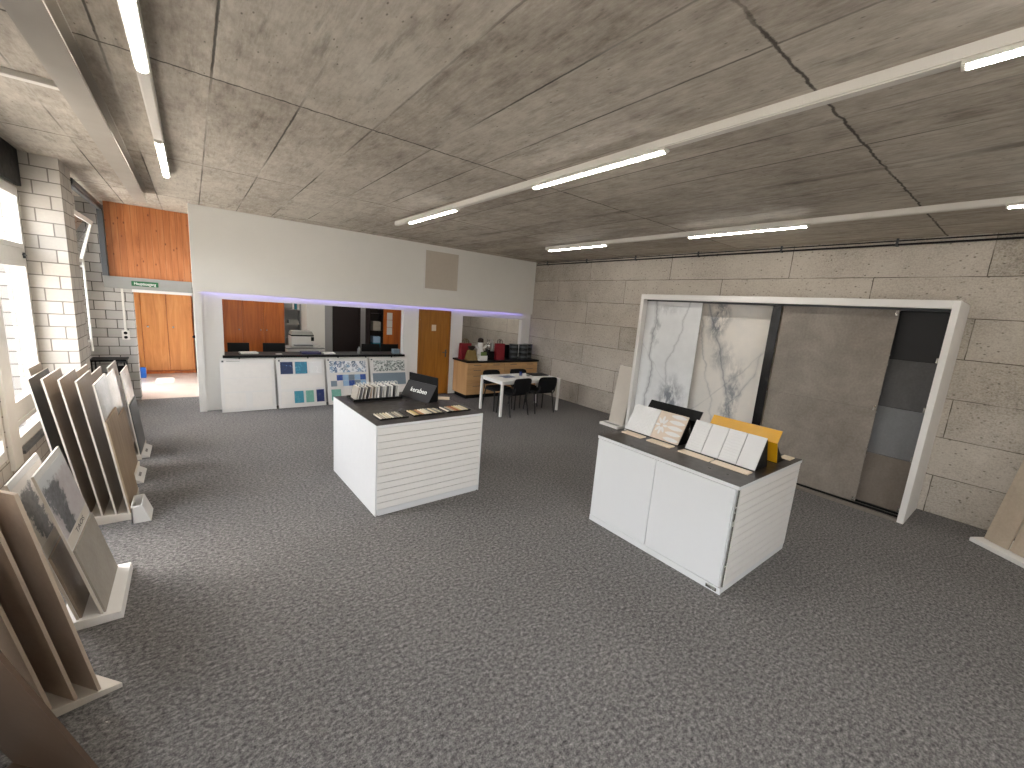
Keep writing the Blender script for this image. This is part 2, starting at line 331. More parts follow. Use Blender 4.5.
# ------------------------------------------------------------------ mesh builder
class MB:
    def __init__(s): s.v = []; s.f = []; s.mi = []; s.cur = 0
    def mat(s, i): s.cur = i; return s
    def face(s, idx): s.f.append(idx); s.mi.append(s.cur)
    def box(s, x0, x1, y0, y1, z0, z1, skip=''):
        b = len(s.v)
        s.v += [Vector(p) for p in ((x0,y0,z0),(x1,y0,z0),(x1,y1,z0),(x0,y1,z0),(x0,y0,z1),(x1,y0,z1),(x1,y1,z1),(x0,y1,z1))]
        for f in ((3,2,1,0),(4,5,6,7),(0,1,5,4),(1,2,6,5),(2,3,7,6),(3,0,4,7)): s.face([b+i for i in f])
        return s
    def hexa(s, p):      # 8 points, bottom loop then top loop
        b = len(s.v); s.v += [Vector(q) for q in p]
        for f in ((3,2,1,0),(4,5,6,7),(0,1,5,4),(1,2,6,5),(2,3,7,6),(3,0,4,7)): s.face([b+i for i in f])
        return s
    def obox(s, o, a, b_, c):   # corner o, edge vectors
        o, a, b_, c = map(Vector, (o, a, b_, c))
        if a.cross(b_).dot(c) < 0: a, b_ = b_, a
        return s.hexa([o, o+a, o+a+b_, o+b_, o+c, o+a+c, o+a+b_+c, o+b_+c])
    def prism(s, poly, vec):
        b = len(s.v); n = len(poly); vec = Vector(vec)
        poly = [Vector(p) for p in poly]
        nrm = Vector((0,0,0))
        for i in range(n): nrm += poly[i].cross(poly[(i+1) % n])
        if nrm.dot(vec) < 0: poly = poly[::-1]
        s.v += poly + [p+vec for p in poly]
        s.face([b+i for i in range(n)][::-1]); s.face([b+n+i for i in range(n)])
        for i in range(n):
            j = (i+1) % n; s.face([b+i, b+j, b+n+j, b+n+i])
        return s
    def tube(s, pts, r, n=8, closed=False, cap=True):
        pts = [Vector(p) for p in pts]; rings = []
        up = None
        for i, p in enumerate(pts):
            if closed: d = (pts[(i+1) % len(pts)]-pts[i-1])
            elif i == 0: d = pts[1]-p
            elif i == len(pts)-1: d = p-pts[i-1]
            else: d = (pts[i+1]-p).normalized()+(p-pts[i-1]).normalized()
            d.normalize()
            if up is None:
                up = Vector((0,0,1)) if abs(d.z) < .9 else Vector((1,0,0))
            a = d.cross(up)
            if a.length < 1e-4: a = d.cross(Vector((0,1,0)))
            a.normalize(); c = a.cross(d).normalized(); up = c
            rr = r[i] if isinstance(r, (list, tuple)) else r
            b = len(s.v); rings.append(b)
            for k in range(n):
                t = 2*PI*k/n; s.v.append(p+a*math.cos(t)*rr+c*math.sin(t)*rr)
        m = len(rings)
        for i in range(m if closed else m-1):
            a, b = rings[i], rings[(i+1) % m]
            for k in range(n): s.face([a+k, a+(k+1) % n, b+(k+1) % n, b+k])
        if cap and not closed:
            s.face([rings[0]+k for k in range(n)][::-1]); s.face([rings[-1]+k for k in range(n)])
        return s
    def lathe(s, prof, c=(0,0,0), n=20):
        c = Vector(c); rings = []
        for r, z in prof:
            b = len(s.v); rings.append(b)
            for k in range(n):
                t = 2*PI*k/n; s.v.append(c+Vector((max(r, 1e-4)*math.cos(t), max(r, 1e-4)*math.sin(t), z)))
        for a, b in zip(rings, rings[1:]):
            for k in range(n): s.face([a+k, a+(k+1) % n, b+(k+1) % n, b+k])
        s.face([rings[0]+k for k in range(n)][::-1]); s.face([rings[-1]+k for k in range(n)])
        return s
    def grid(s, fn, nu, nv, th):   # thick curved sheet: fn(u,v)->point ; th offset vector fn
        b = len(s.v)
        for side in (0, 1):
            for i in range(nu+1):
                for j in range(nv+1):
                    p, nrm = fn(i/nu, j/nv); s.v.append(Vector(p)+Vector(nrm)*(th*side))
        N = (nu+1)*(nv+1); q = lambda sd, i, j: b+sd*N+i*(nv+1)+j
        for i in range(nu):
            for j in range(nv):
                s.face([q(0,i,j), q(0,i,j+1), q(0,i+1,j+1), q(0,i+1,j)]); s.face([q(1,i,j), q(1,i+1,j), q(1,i+1,j+1), q(1,i,j+1)])
        for i in range(nu):
            s.face([q(0,i,0), q(0,i+1,0), q(1,i+1,0), q(1,i,0)]); s.face([q(0,i,nv), q(1,i,nv), q(1,i+1,nv), q(0,i+1,nv)])
        for j in range(nv):
            s.face([q(0,0,j), q(1,0,j), q(1,0,j+1), q(0,0,j+1)]); s.face([q(0,nu,j), q(0,nu,j+1), q(1,nu,j+1), q(1,nu,j)])
        return s
    def build(s, name, mats, parent=None, loc=(0,0,0), rz=0.0, bevel=0.0, smooth=False):
        me = bpy.data.meshes.new(name)
        me.from_pydata([tuple(v) for v in s.v], [], s.f)
        if not isinstance(mats, (list, tuple)): mats = [mats]
        for m in mats: me.materials.append(M[m] if isinstance(m, str) else m)
        for p, i in zip(me.polygons, s.mi): p.material_index = i
        bm = bmesh.new(); bm.from_mesh(me)
        bmesh.ops.recalc_face_normals(bm, faces=bm.faces)
        if bevel:
            es = [e for e in bm.edges if len(e.link_faces) == 2 and e.calc_face_angle(0) > .6]
            bmesh.ops.bevel(bm, geom=es, offset=bevel, segments=2, profile=.6, affect='EDGES', clamp_overlap=True)
        bm.to_mesh(me); bm.free()
        if smooth:
            for p in me.polygons: p.use_smooth = True
        o = bpy.data.objects.new(name, me); COL.objects.link(o)
        o.location = loc; o.rotation_euler = (0, 0, rz)
        if parent is not None: o.parent = parent
        return o

def box(x0, x1, y0, y1, z0, z1): return MB().box(x0, x1, y0, y1, z0, z1)

def tag(o, label=None, cat=None, group=None, kind=None):
    if label: o['label'] = label
    if cat: o['category'] = cat
    if group: o['group'] = group
    if kind: o['kind'] = kind
    return o
def struct(o, label=None):
    o['kind'] = 'structure'
    if label: o['label'] = label
    return o
def thing(name, label, cat, loc=(0,0,0), rz=0.0, group=None):
    o = bpy.data.objects.new(name, None); COL.objects.link(o)
    o.empty_display_size = .1; o.location = loc; o.rotation_euler = (0, 0, rz)
    return tag(o, label, cat, group)
def kids(o): return [c for c in bpy.data.objects if c.parent == o]
def dup(root, loc=None, rz=None, label=None, group=None):
    def cp(o, par):
        c = o.copy(); COL.objects.link(c)
        if par is not None: c.parent = par
        for k in kids(o): cp(k, c)
        return c
    r = cp(root, None)
    if loc is not None: r.location = loc
    if rz is not None: r.rotation_euler = (0, 0, rz)
    if label: r['label'] = label
    if group: r['group'] = group
    return r
def text(name, body, size, mat, parent, o, right, up, extrude=.0015, width=None):
    cu = bpy.data.curves.new(name, 'FONT'); cu.body = body; cu.size = size; cu.extrude = extrude
    cu.align_x = 'CENTER'; cu.align_y = 'CENTER'
    tmp = bpy.data.objects.new(name, cu); COL.objects.link(tmp)
    bpy.context.view_layer.update()
    dg = bpy.context.evaluated_depsgraph_get()
    me = bpy.data.meshes.new_from_object(tmp.evaluated_get(dg))
    bpy.data.objects.remove(tmp)
    xs = [v.co.x for v in me.vertices]
    k = 1.0 if width is None else width/(max(xs)-min(xs))
    right = Vector(right).normalized(); up = Vector(up).normalized(); n = right.cross(up)
    R = Matrix((right, up, n)).transposed()
    for v in me.vertices: v.co = R @ Vector((v.co.x*k, v.co.y, v.co.z)) + Vector(o)
    me.materials.clear(); me.materials.append(M[mat])
    ob = bpy.data.objects.new(name, me); COL.objects.link(ob); ob.parent = parent
    return ob
ORD = ['first', 'second', 'third', 'fourth', 'fifth', 'sixth', 'seventh', 'eighth', 'ninth', 'tenth', 'eleventh', 'twelfth', 'thirteenth', 'fourteenth']

# ------------------------------------------------------------------ room shell
ZC = 3.42; XL = -1.43; XR = 7.33; YF = -4.2; YB = 8.71; YH = 10.0; YE = 13.4
struct(MB().box(-1.75, 7.6, YF-.2, YH, -.12, 0).box(.12, 7.6, YH, YE+.2, -.12, 0).build('floor', 'carpet'))
struct(MB().box(-1.75, .12, YH, YE+.2, -.12, 0).build('hall_floor', 'halltile'))
SX0, SX1, SY0, SY1 = -.50, -.20, 10.9, 11.5          # unseen ceiling hole added to let sun onto the hall floor
struct(MB().box(-1.75, 7.6, YF-.2, SY0, ZC, ZC+.2).box(-1.75, SX0, SY0, SY1, ZC, ZC+.2).box(SX1, 7.6, SY0, SY1, ZC, ZC+.2).box(-1.75, 7.6, SY1, YE+.2, ZC, ZC+.2).build('ceiling', 'ceil'))
struct(MB().box(XR, XR+.25, YF-.2, YE+.2, 0, ZC).build('wall_right', 'woodwool'))
FX0, FX1, FZ0, FZ1 = -1.1, 1.1, .9, 3.05
struct(MB().box(-1.75, FX0, YF-.2, YF, 0, ZC).box(FX1, XR, YF-.2, YF, 0, ZC).box(FX0, FX1, YF-.2, YF, 0, FZ0).box(FX0, FX1, YF-.2, YF, FZ1, ZC).build('wall_front', 'wallwhite'))
w6 = struct(MB().box(FX0, FX0+.06, YF-.12, YF-.05, FZ0, FZ1).box(FX1-.06, FX1, YF-.12, YF-.05, FZ0, FZ1).box(FX0+.06, FX1-.06, YF-.12, YF-.05, FZ0, FZ0+.06).box(FX0+.06, FX1-.06, YF-.12, YF-.05, FZ1-.06, FZ1).box(-.03, .03, YF-.12, YF-.05, FZ0+.06, FZ1-.06).build('window_6', 'pvc'))  # unseen window added behind the camera to light surfaces facing it
MB().box(FX0+.06, -.03, YF-.09, YF-.085, FZ0+.06, FZ1-.06).build('pane', 'glass', w6); MB().box(.03, FX1-.06, YF-.09, YF-.085, FZ0+.06, FZ1-.06).build('pane', 'glass', w6)
# window wall on the left: openings as (y0, y1, z0, z1)
WZ0, WZ1 = .42, 3.04
ops = [(-1.1, .9), (3.9, 5.7), (5.95, 7.06), (7.78, 9.72), (10.9, 11.9)]
wl = MB()
ys = [YF-.2] + [v for a in ops for v in a] + [YE+.2]
for i in range(0, len(ys), 2): wl.box(-1.6, XL, ys[i], ys[i+1], 0, ZC)
for i, (a, b) in enumerate(ops):
    z0 = (WZ0, WZ0, WZ0, 1.1, .05)[i]
    wl.box(-1.6, XL, a, b, 0, z0); wl.box(-1.6, XL, a, b, WZ1 if i < 4 else 2.5, ZC)
struct(wl.build('wall_left', 'block'))
# block pier between the windows, and post covers
struct(MB().box(XL, -1.11, 7.08, 7.66, 0, ZC).build('wall_pier', 'block'))
for i, (a, b) in enumerate(((5.7, 5.95),)):
    struct(MB().box(XL, XL+.03, a, b, .3, ZC).build('trim_%d' % (i+1), 'pvc', bevel=.004))
struct(MB().box(XL, XL+.05, 5.95, 7.06, WZ0-.035, WZ0).build('trim_4', 'darksteel'))

def window(n, y0, y1, z0, z1, mull=(), rails=(), label=''):
    x0, x1 = XL-.062, XL-.008
    f = .055
    fr = MB().box(x0, x1, y0, y0+f, z0, z1).box(x0, x1, y1-f, y1, z0, z1).box(x0, x1, y0+f, y1-f, z0, z0+f).box(x0, x1, y0+f, y1-f, z1-f, z1)
    ed = [y0+f] + [m for m in mull] + [y1-f]
    for m in mull: fr.box(x0, x1, m-.035, m+.035, z0+f, z1-f)
    o = struct(fr.build('window_%d' % n, 'pvc', bevel=.004))
    zs = [z0+f] + list(rails) + [z1-f]
    for i in range(len(ed)-1):
        a = ed[i]+(.035 if i else 0); b = ed[i+1]-(.035 if i < len(ed)-2 else 0)
        for r in rails: MB().box(x0, x1, a, b, r-.07, r+.07).build('rail', 'pvc', o, bevel=.004)
        for j in range(len(zs)-1):
            c = zs[j]+(.07 if j else 0); d = zs[j+1]-(.07 if j < len(zs)-2 else 0)
            g = .05
            MB().box(x0-.01, x1+.012, a+.002, a+g, c, d).box(x0-.01, x1+.012, b-g, b-.002, c, d).box(x0-.01, x1+.012, a+g, b-g, c, c+g).box(x0-.01, x1+.012, a+g, b-g, d-g, d).build('sash', 'pvc', o, bevel=.004)
            MB().box(x0+.036, x0+.042, a+g, b-g, c+g, d-g).build('pane', 'glass', o)
    return o
window(1, -1.1, .9, WZ0, WZ1, (-.1,), (.76, 2.33))  # unseen window, added and sized to light the counter fronts
window(5, 3.9, 5.7, WZ0, WZ1, (4.9,), (.76, 2.33))  # added window, width set for the daylight on the first counter
w4 = window(2, 5.95, 7.06, WZ0, WZ1, (), (.76, 2.33))
MB().box(XL-.008, XL+.012, 6.955, 6.975, 2.30, 2.36).box(XL+.008, XL+.022, 6.86, 6.975, 2.325, 2.34).build('handle', 'darksteel', w4, bevel=.003)
w5 = window(3, 7.78, 9.72, 1.1, 2.36, (), ())
w6 = window(4, 10.9, 11.9, .05, 2.5, (), ())
# tilted top light of the window behind the pier
t_ = thing('window_sash', 'white tilted window sash standing open behind the block pier', 'window', (XL+.03, 7.85, 2.38))
lean = Vector((.17, 0, .66)); nrm = Vector((lean.z, 0, -lean.x)).normalized()*.035; L = 1.83
def sash_bar(a, b, wv): MB().obox(a, b, wv, nrm).build('bar', 'pvc', t_, bevel=.003)
lu = lean.normalized()*.06
sash_bar((0,0,0), (0,L,0), lu); sash_bar(lean-lu, (0,L,0), lu)
sash_bar(lu, (0,.06,0), lean-lu*2); sash_bar(lu+Vector((0,L-.06,0)), (0,.06,0), lean-lu*2)
MB().obox(lu+Vector((0,.06,0))+nrm*.4, (0,L-.12,0), lean-lu*2, nrm*.15).build('pane', 'glass', t_)
tag(MB().box(XL, XL+.04, 5.95, 7.0, 3.05, ZC-.002).build('blind_cassette', 'black', bevel=.004), 'black roller blind box above the left windows, under the ceiling', 'blind')
tag(MB().tube([(-1.35, 9.62, 2.42), (-1.35, 9.62, .95)], .014).box(-1.43, -1.34, 9.61, 9.63, 2.30, 2.33).box(-1.43, -1.34, 9.61, 9.63, 1.1, 1.13).build('winding_rod', 'pvc'), 'slim white winding rod hanging beside the tilted window sash', 'rod')

# back wall: block wall, doorway, pine panel
struct(MB().box(XL, -.83, YH, YH+.2, 0, 2.0).build('wall_back_left', 'blockback'))
struct(MB().box(-.83, .02, YH-.012, YH+.2, 1.95, 2.0).build('trim_5', 'white'))
pp = tag(MB().box(-1.10, .02, YH, YH+.08, 2.2, ZC-.001).build('pine_panel', 'pine'), 'knotty orange pine board panelling above the hall doorway', 'wall panelling')
fr_ = thing('steel_frame', 'grey steel frame around the orange pine panelling', 'frame', (-1.1, YH, 2.0))
MB().box(-.08, 1.11, -.05, .08, 0, .2).build('lintel', 'steelgrey', fr_, bevel=.004)
MB().box(-.07, 0, -.14, .0, .2, 1.34).box(-.07, -.02, -.145, -.14, .2, 1.32).build('post', ['darksteel'], fr_, bevel=.004)
MB().box(-.07, .0, -2.3, -.14, 1.27, 1.34).box(-.06, -.01, -2.3, -.14, 1.25, 1.27).build('head_rail', 'darksteel', fr_, bevel=.004)
struct(MB().box(XL, -1.10, YH, YH+.2, 2.0, ZC).build('wall_back_upper', 'blockback')); struct(MB().box(-1.10, .12, YH+.082, YH+.2, 2.0, ZC).build('wall_back_lintel', 'blockback'))
sg = thing('exit_sign', 'long green exit sign with white lettering on grey lintel', 'sign', (-.645, YH-.05, 2.10))
MB().box(-.18, .18, -.018, 0, -.042, .042).build('sign_plate', 'signgreen', sg, bevel=.003)
text('lettering', 'Hauptausgang', .07, 'lettering', sg, (0, -.0195, 0), (1,0,0), (0,0,1), width=.29)
tag(MB().box(-.975, -.945, YH-.02, YH, 1.27, 2.0).build('cable_duct', 'trunk', bevel=.003), 'slim white vertical cable duct running up the block wall', 'cable duct')
so = thing('socket_outlet', 'white double socket box below the cable duct on block wall', 'socket', (-.96, YH, 1.19))
MB().box(-.05, .05, -.045, 0, -.08, .08).build('socket_box', 'trunk', so, bevel=.004)
for z in (.038, -.038): MB().lathe([(.0, 0), (.026, 0), (.026, .004), (0, .004)], n=14).build('socket_face', 'black', so).matrix_local = Matrix.Translation((0, -.045, z)) @ Matrix.Rotation(PI/2, 4, 'X')
st = thing('side_table', 'low black side table against the block wall behind the boards', 'table', (-1.12, 9.72, 0))
MB().box(-.28, .18, -.2, .2, .78, .81).build('tabletop', 'black', st, bevel=.004)
for sx in (-.26, .14):
    for sy in (-.18, .16): MB().box(sx, sx+.02, sy, sy+.02, 0, .78).build('leg', 'blacksteel', st)
tr = thing('hand_truck', 'small black folded trolley leaning at the block wall', 'trolley', (-.99, 9.4, 0))
MB().tube([(-.1, -.0, .02), (-.06, .06, .78), (.06, .06, .78), (.1, 0, .02)], .016).build('frame', 'blacksteel', tr)
MB().box(-.07, .07, .035, .065, .56, .72).build('back_plate', 'black', tr)
MB().box(-.12, .12, -.16, 0, .0, .02).build('toe_plate', 'blacksteel', tr)

# partition with fascia
YW = 8.77
struct(MB().box(.02, XR, YB, YB+.02, 2.05, ZC).box(.02, XR, YB+.02, YW+.13, 2.12, ZC).build('wall_back_fascia', 'wallwhite', bevel=.002))
pw = MB()
HL, HR, HB, HT = .41, 3.69, .95, 1.95
AL, AR, AB, AT = 5.2, 7.05, .86, 1.90
DL, DR, DT = 4.05, 4.87, 2.0
pw.box(.02, .12, YB, YW, 0, 2.05).box(.02, .12, YW, YW+.13, 0, 2.12).box(.12, HL, YW, YW+.13, 0, 2.12).box(HL, HR, YW, YW+.13, 0, HB).box(HL, HR, YW, YW+.13, HT, 2.12)
pw.box(HR, DL, YW, YW+.13, 0, 2.12).box(DL, DR, YW, YW+.13, DT, 2.12).box(DR, AL, YW, YW+.13, 0, 2.12).box(AL, AR, YW, YW+.13, 0, AB).box(AL, AR, YW, YW+.13, AT, 2.12).box(AR, XR, YW, YW+.13, 0, 2.12)
struct(pw.build('wall_back', 'white'))
struct(MB().box(.02, .12, YW+.13, YE, 0, ZC).build('wall_hall', 'wallwhite'))
struct(MB().box(-1.75, XR, YE, YE+.2, 0, ZC).build('wall_hall_end', 'wallwhite'))
d1 = struct(MB().box(DL+.03, DR-.03, YW+.02, YW+.06, .005, DT-.03).build('door_1', 'door', bevel=.003))
MB().box(DL, DL+.03, YW-.012, YW+.13, 0, DT).box(DR-.03, DR, YW-.012, YW+.13, 0, DT).box(DL, DR, YW-.012, YW+.13, DT-.03, DT).build('door_frame', 'door', d1)
MB().tube([(DR-.09, YW+.02, 1.02), (DR-.09, YW-.03, 1.02), (DR-.2, YW-.03, 1.02)], .009).box(DR-.105, DR-.075, YW+.012, YW+.02, .9, 1.08).build('handle', 'darksteel', d1)
MB().box(4.39, 4.50, YW+.014, YW+.02, 1.52, 1.66).build('sign_plate', 'cream', d1)
for z in (.3, 1.75): MB().tube([(DL+.035, YW+.01, z), (DL+.035, YW+.01, z+.09)], .009).build('hinge', 'chrome', d1)
tag(MB().box(4.98, 5.06, YW-.012, YW, 1.0, 1.08).build('light_switch', 'white', bevel=.003), 'white light switch on the wall right of the brown door', 'switch')
ap = thing('access_panel', 'beige square access panel in white rim high on the white fascia', 'panel', (4.55, YB-.0005, 2.88))
MB().box(-.44, .44, -.012, 0, -.44, -.41).box(-.44, .44, -.012, 0, .41, .44).box(-.44, -.41, -.012, 0, -.41, .41).box(.41, .44, -.012, 0, -.41, .41).build('rim', 'white', ap, bevel=.003)
MB().box(-.41, .41, -.008, 0, -.41, .41).build('cover', plain('beige_grille', (196, 186, 172), .8), ap)
tag(MB().box(.14, 7.0, YB+.025, YB+.04, 2.105, 2.12).build('light_strip', 'violet'), 'violet glowing light strip under the white fascia edge', 'light strip')

# hall beyond the doorway
wd = thing('wardrobe', 'orange wood wardrobe with sliding doors in the hall beyond doorway', 'wardrobe', (-.62, YE, 0))
MB().box(-.8, .62, -.55, -.02, 0, .06).box(-.8, .62, -.5, -.02, .06, 2.6).build('body', 'offwood', wd)
for i, (a, b) in enumerate(((-.79, -.339), (-.327, .122), (.134, .60))):
    d = MB().box(a, b, -.53, -.5, .08, 2.58).build('door', 'ward', wd, bevel=.003)
    MB().tube([(b-.10 if i == 0 else a+.10, -.53, 1.12), (b-.10 if i == 0 else a+.10, -.56, 1.12)], .02, 10).build('knob', 'chrome', d)
tag(MB().lathe([(0, 0), (.03, 0), (.035, .02), (.02, .05), (0, .05)]).build('coat_knob', 'black', loc=(0.02, 11.6, 1.02)), 'small black knob on the hall wall right of the doorway', 'knob').rotation_euler = (0, -PI/2, 0)
for i, (z, lb) in enumerate(((0, 'blue plastic crate on the hall floor, lower of two'), (.115, 'blue plastic crate stacked on top of another in the hall'))):
    c = tag(MB().box(-.07, .07, -.07, .07, z, z+.02).box(-.07, -.058, -.07, .07, z+.02, z+.11).box(.058, .07, -.07, .07, z+.02, z+.11).box(-.058, .058, -.07, -.058, z+.02, z+.11).box(-.058, .058, .058, .07, z+.02, z+.11).build('crate', 'blue', loc=(-.98, 12.4, 0), bevel=.004), lb, 'crate', 'blue crates in the hall')

# ------------------------------------------------------------------ ceiling fittings
bm_ = thing('steel_beam', 'grey painted steel beam under the ceiling near the windows', 'beam', (-.51, 0, ZC))
MB().box(-.075, .075, YF, 8.35, -.15, -.135).build('bottom_flange', 'beam', bm_)
MB().box(-.010, .010, YF, 8.35, -.135, -.012).build('web', 'beam', bm_)
MB().box(-.075, .075, YF, 8.35, -.012, -.001).build('top_flange', 'beam', bm_)
tag(MB().box(XL, -.585, 4.35, 4.41, ZC-.04, ZC-.001).build('cable_conduit', 'trunk', bevel=.004), 'white cable conduit crossing the ceiling from window to steel beam', 'conduit')
def track(x, y0, y1, label):
    tag(MB().box(x-.035, x+.035, y0, y1, ZC-.055, ZC-.001).box(x-.028, x+.028, y0, y1, ZC-.062, ZC-.055).build('light_trunking', 'trunk', bevel=.004), label, 'light trunking', 'white light trunkings')
track(2.74, -3.9, 6.9, 'white light trunking across the middle of the ceiling')
track(5.66, -3.9, 6.45, 'white light trunking nearest the right concrete panel wall')
track(-.16, -3.9, 6.6, 'white light trunking beside the grey steel beam')
lamp0 = None
def lamp(x, y0, label):
    global lamp0
    L = 1.47; loc = (x, y0, ZC-.062)
    if lamp0 is None:
        lamp0 = thing('ceiling_light', label, 'ceiling light', loc, 0, 'long tube lights on the ceiling')
        MB().box(-.034, .034, 0, L, -.018, 0).build('housing', 'trunk', lamp0, bevel=.003)
        pr = [(.024*math.cos(a), 0, -.018-.013*math.sin(a)) for a in [PI*k/8 for k in range(9)]]
        MB().prism([(p[0], .015, p[2]) for p in pr], (0, L-.03, 0)).build('tube', 'tube', lamp0)
        for y in (0, L-.015): MB().prism([(p[0]*1.05, y, p[2]) for p in pr], (0, .015, 0)).build('end_cap', 'trunk', lamp0)
        return lamp0
    return dup(lamp0, loc, 0, label)
T = 'lit white tube light '
lamp(2.74, 1.92, T+'in the middle of the central trunking')
lamp(2.74, 4.9, T+'at the far end of the central trunking')
lamp(2.74, -1.0, T+'cut by the right edge, on the central trunking')
lamp(5.66, 4.9, T+'at the far end of the trunking by the panel wall')
lamp(5.66, 1.95, T+'in the middle of the trunking by the panel wall')
lamp(5.66, -1.0, T+'at the right edge on the trunking by the panel wall')
lamp(-.16, 2.0, T+'nearest the viewer beside the steel beam')
lamp(-.16, 5.0, T+'at the far end of the trunking beside the steel beam')
for x in (2.74, 5.66): lamp(x, -3.8, T+('behind the viewer on the central trunking' if x < 4 else 'behind the viewer on the trunking by the panel wall'))
lamp(-.16, -1.0, T+'behind the viewer beside the steel beam')
pb = thing('ceiling_pipe', 'thin black pipes running along the top of the panel wall', 'pipe', (7.27, 0, 3.34))
MB().tube([(0, YF, 0), (0, 8.6, 0)], .013).build('pipe', 'blacksteel', pb)
MB().tube([(.02, YF, .05), (.02, 8.6, .05)], .009).build('pipe', 'blacksteel', pb)
for k in range(9):
    y = -2.6+k*1.35; MB().box(-.016, .06, y, y+.025, -.016, .016).box(.0, .02, y, y+.025, .016, .079).build('clamp', 'darksteel', pb)

# ------------------------------------------------------------------ display counters
def slat_wall(mb_obj, W, H, z0, n, parent, along, o, nrm, gap=.006):
    """n horizontal boards covering W x H from corner o, running along `along`, facing nrm"""
    along = Vector(along); nrm = Vector(nrm); o = Vector(o)
    h = (H-z0)/n
    for i in range(n):
        p = o + Vector((0, 0, z0+i*h+gap/2))
        MB().obox(p, along*W, nrm*.016, (0, 0, h-gap)).build('slat', 'slat', parent, bevel=.002)

c1 = thing('display_counter', 'white counter with dark top by the centre, slatted front facing viewer', 'display counter', (1.352, 3.79, 0), math.radians(1.9))
MB().box(.012, 1.244, .016, 1.36, 0, .92).build('body', ['lam'], c1)
MB().box(0, .012, 0, 1.37, 0, .92).build('side_panel', 'lam', c1)
MB().box(1.244, 1.256, 0, 1.37, 0, .92).build('side_panel', 'lam', c1)
MB().box(.03, 1.226, .004, .016, 0, .065).build('plinth', 'lam', c1)
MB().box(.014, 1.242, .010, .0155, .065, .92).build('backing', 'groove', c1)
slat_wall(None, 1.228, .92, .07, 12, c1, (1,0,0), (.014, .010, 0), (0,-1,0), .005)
wk = MB().box(0, 1.256, 0, 1.37, .92, .948).build('worktop', ['top', 'lam'], c1)
for p in wk.data.polygons: p.material_index = 0 if p.normal.z > .5 else 1
C1 = (1.352, 3.79); R1 = math.radians(1.9)
def on1(x, y, z=.948):
    return (C1[0]+x*math.cos(R1)-y*math.sin(R1), C1[1]+x*math.sin(R1)+y*math.cos(R1), z)

c2 = thing('display_counter', 'white counter with two plain doors and dark top near right wall', 'display counter', (3.275, 1.255, 0))
W2, D2 = 1.41, 1.30
MB().box(.018, D2, .016, W2-.016, 0, .91).build('body', 'lam', c2)
MB().box(.0, .018, .0, W2, 0, .055).build('plinth', 'lam', c2)
MB().box(0, .018, .022, .722, .06, .905).build('door', 'lam', c2, bevel=.0015)
MB().box(0, .018, .728, W2-.004, .06, .905).build('door', 'lam', c2, bevel=.0015)
MB().box(.022, .034, .0, .010, .06, .91).build('corner_strip', 'chrome', c2)
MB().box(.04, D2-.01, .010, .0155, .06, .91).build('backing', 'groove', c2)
for i in range(12):
    h = .85/12; z = .06+i*h+.003
    MB().box(.04, D2-.01, -.004, .010, z, z+h-.0045).build('slat', 'slat', c2, bevel=.002)
MB().box(.04, D2-.01, W2-.0155, W2-.002, .06, .91).build('side_panel', 'slat', c2)
MB().box(.02, D2, .004, W2-.02, 0, .05).build('base_board', 'lam', c2)
wk = MB().box(0, D2+.01, -.006, W2+.006, .91, .938).build('worktop', ['top', 'lam'], c2)
for p in wk.data.polygons: p.material_index = 0 if p.normal.z > .5 else 1
MB().box(-.0012, 0, .03, .12, .012, .04).build('maker_plate', 'chrome', c2)

# things on the first counter --------------------------------------------------
tray = thing('sample_tray', 'dark tray holding upright sample tiles at left of counter top', 'tray', on1(.12, 1.0), R1)
MB().box(0, .60, 0, .26, 0, .012).build('base', 'black', tray)
MB().box(0, .60, 0, .01, .012, .03).box(0, .60, .25, .26, .012, .03).box(0, .01, .01, .25, .012, .03).box(.59, .60, .01, .25, .012, .03).build('rim', 'black', tray)
fmats = ['greyboard', 'bluegrey', 'greyboard', 'darktile', 'taupedark', 'greyboard', 'paper', 'bluegrey', 'paper', 'bluegrey', 'paper', 'slate', 'paper']
for i in range(13):
    x = .155+i*.042
    tl = thing('sample_tile', '%s from the left of the upright sample tiles in the tray' % ORD[i], 'sample tile', on1(x, 1.02, .962), R1, 'upright sample tiles in the tray')
    ln = -.10 if i < 4 else -.03
    MB().hexa([(0,0,0), (.014,0,0), (.014,.2,0), (0,.2,0), (ln*-.3+.0,0,.15), (.014+ln*-.3,0,.150), (.014+ln*-.3,.2,.150), (ln*-.3,.2,.150)]).build('tile', fmats[i], tl)
    MB().hexa([(.014,.0,0), (.022,.0,0), (.022,.2,0), (.014,.2,0), (.014+ln*-.3,.0,.150), (.022+ln*-.3,.0,.150), (.022+ln*-.3,.2,.150), (.014+ln*-.3,.2,.150)]).build('backing_card', 'paper', tl)
    MB().tube([(.011+ln*-.3, .05, .150), (.011+ln*-.3, .06, .19), (.011+ln*-.3, .12, .19), (.011+ln*-.3, .13, .150)], .004, 6).build('grip', 'pvc', tl)
# tent sign
sgn = thing('tent_sign', 'black folded tent sign with white brand lettering on counter', 'sign', on1(.76, 1.15), math.radians(-73))
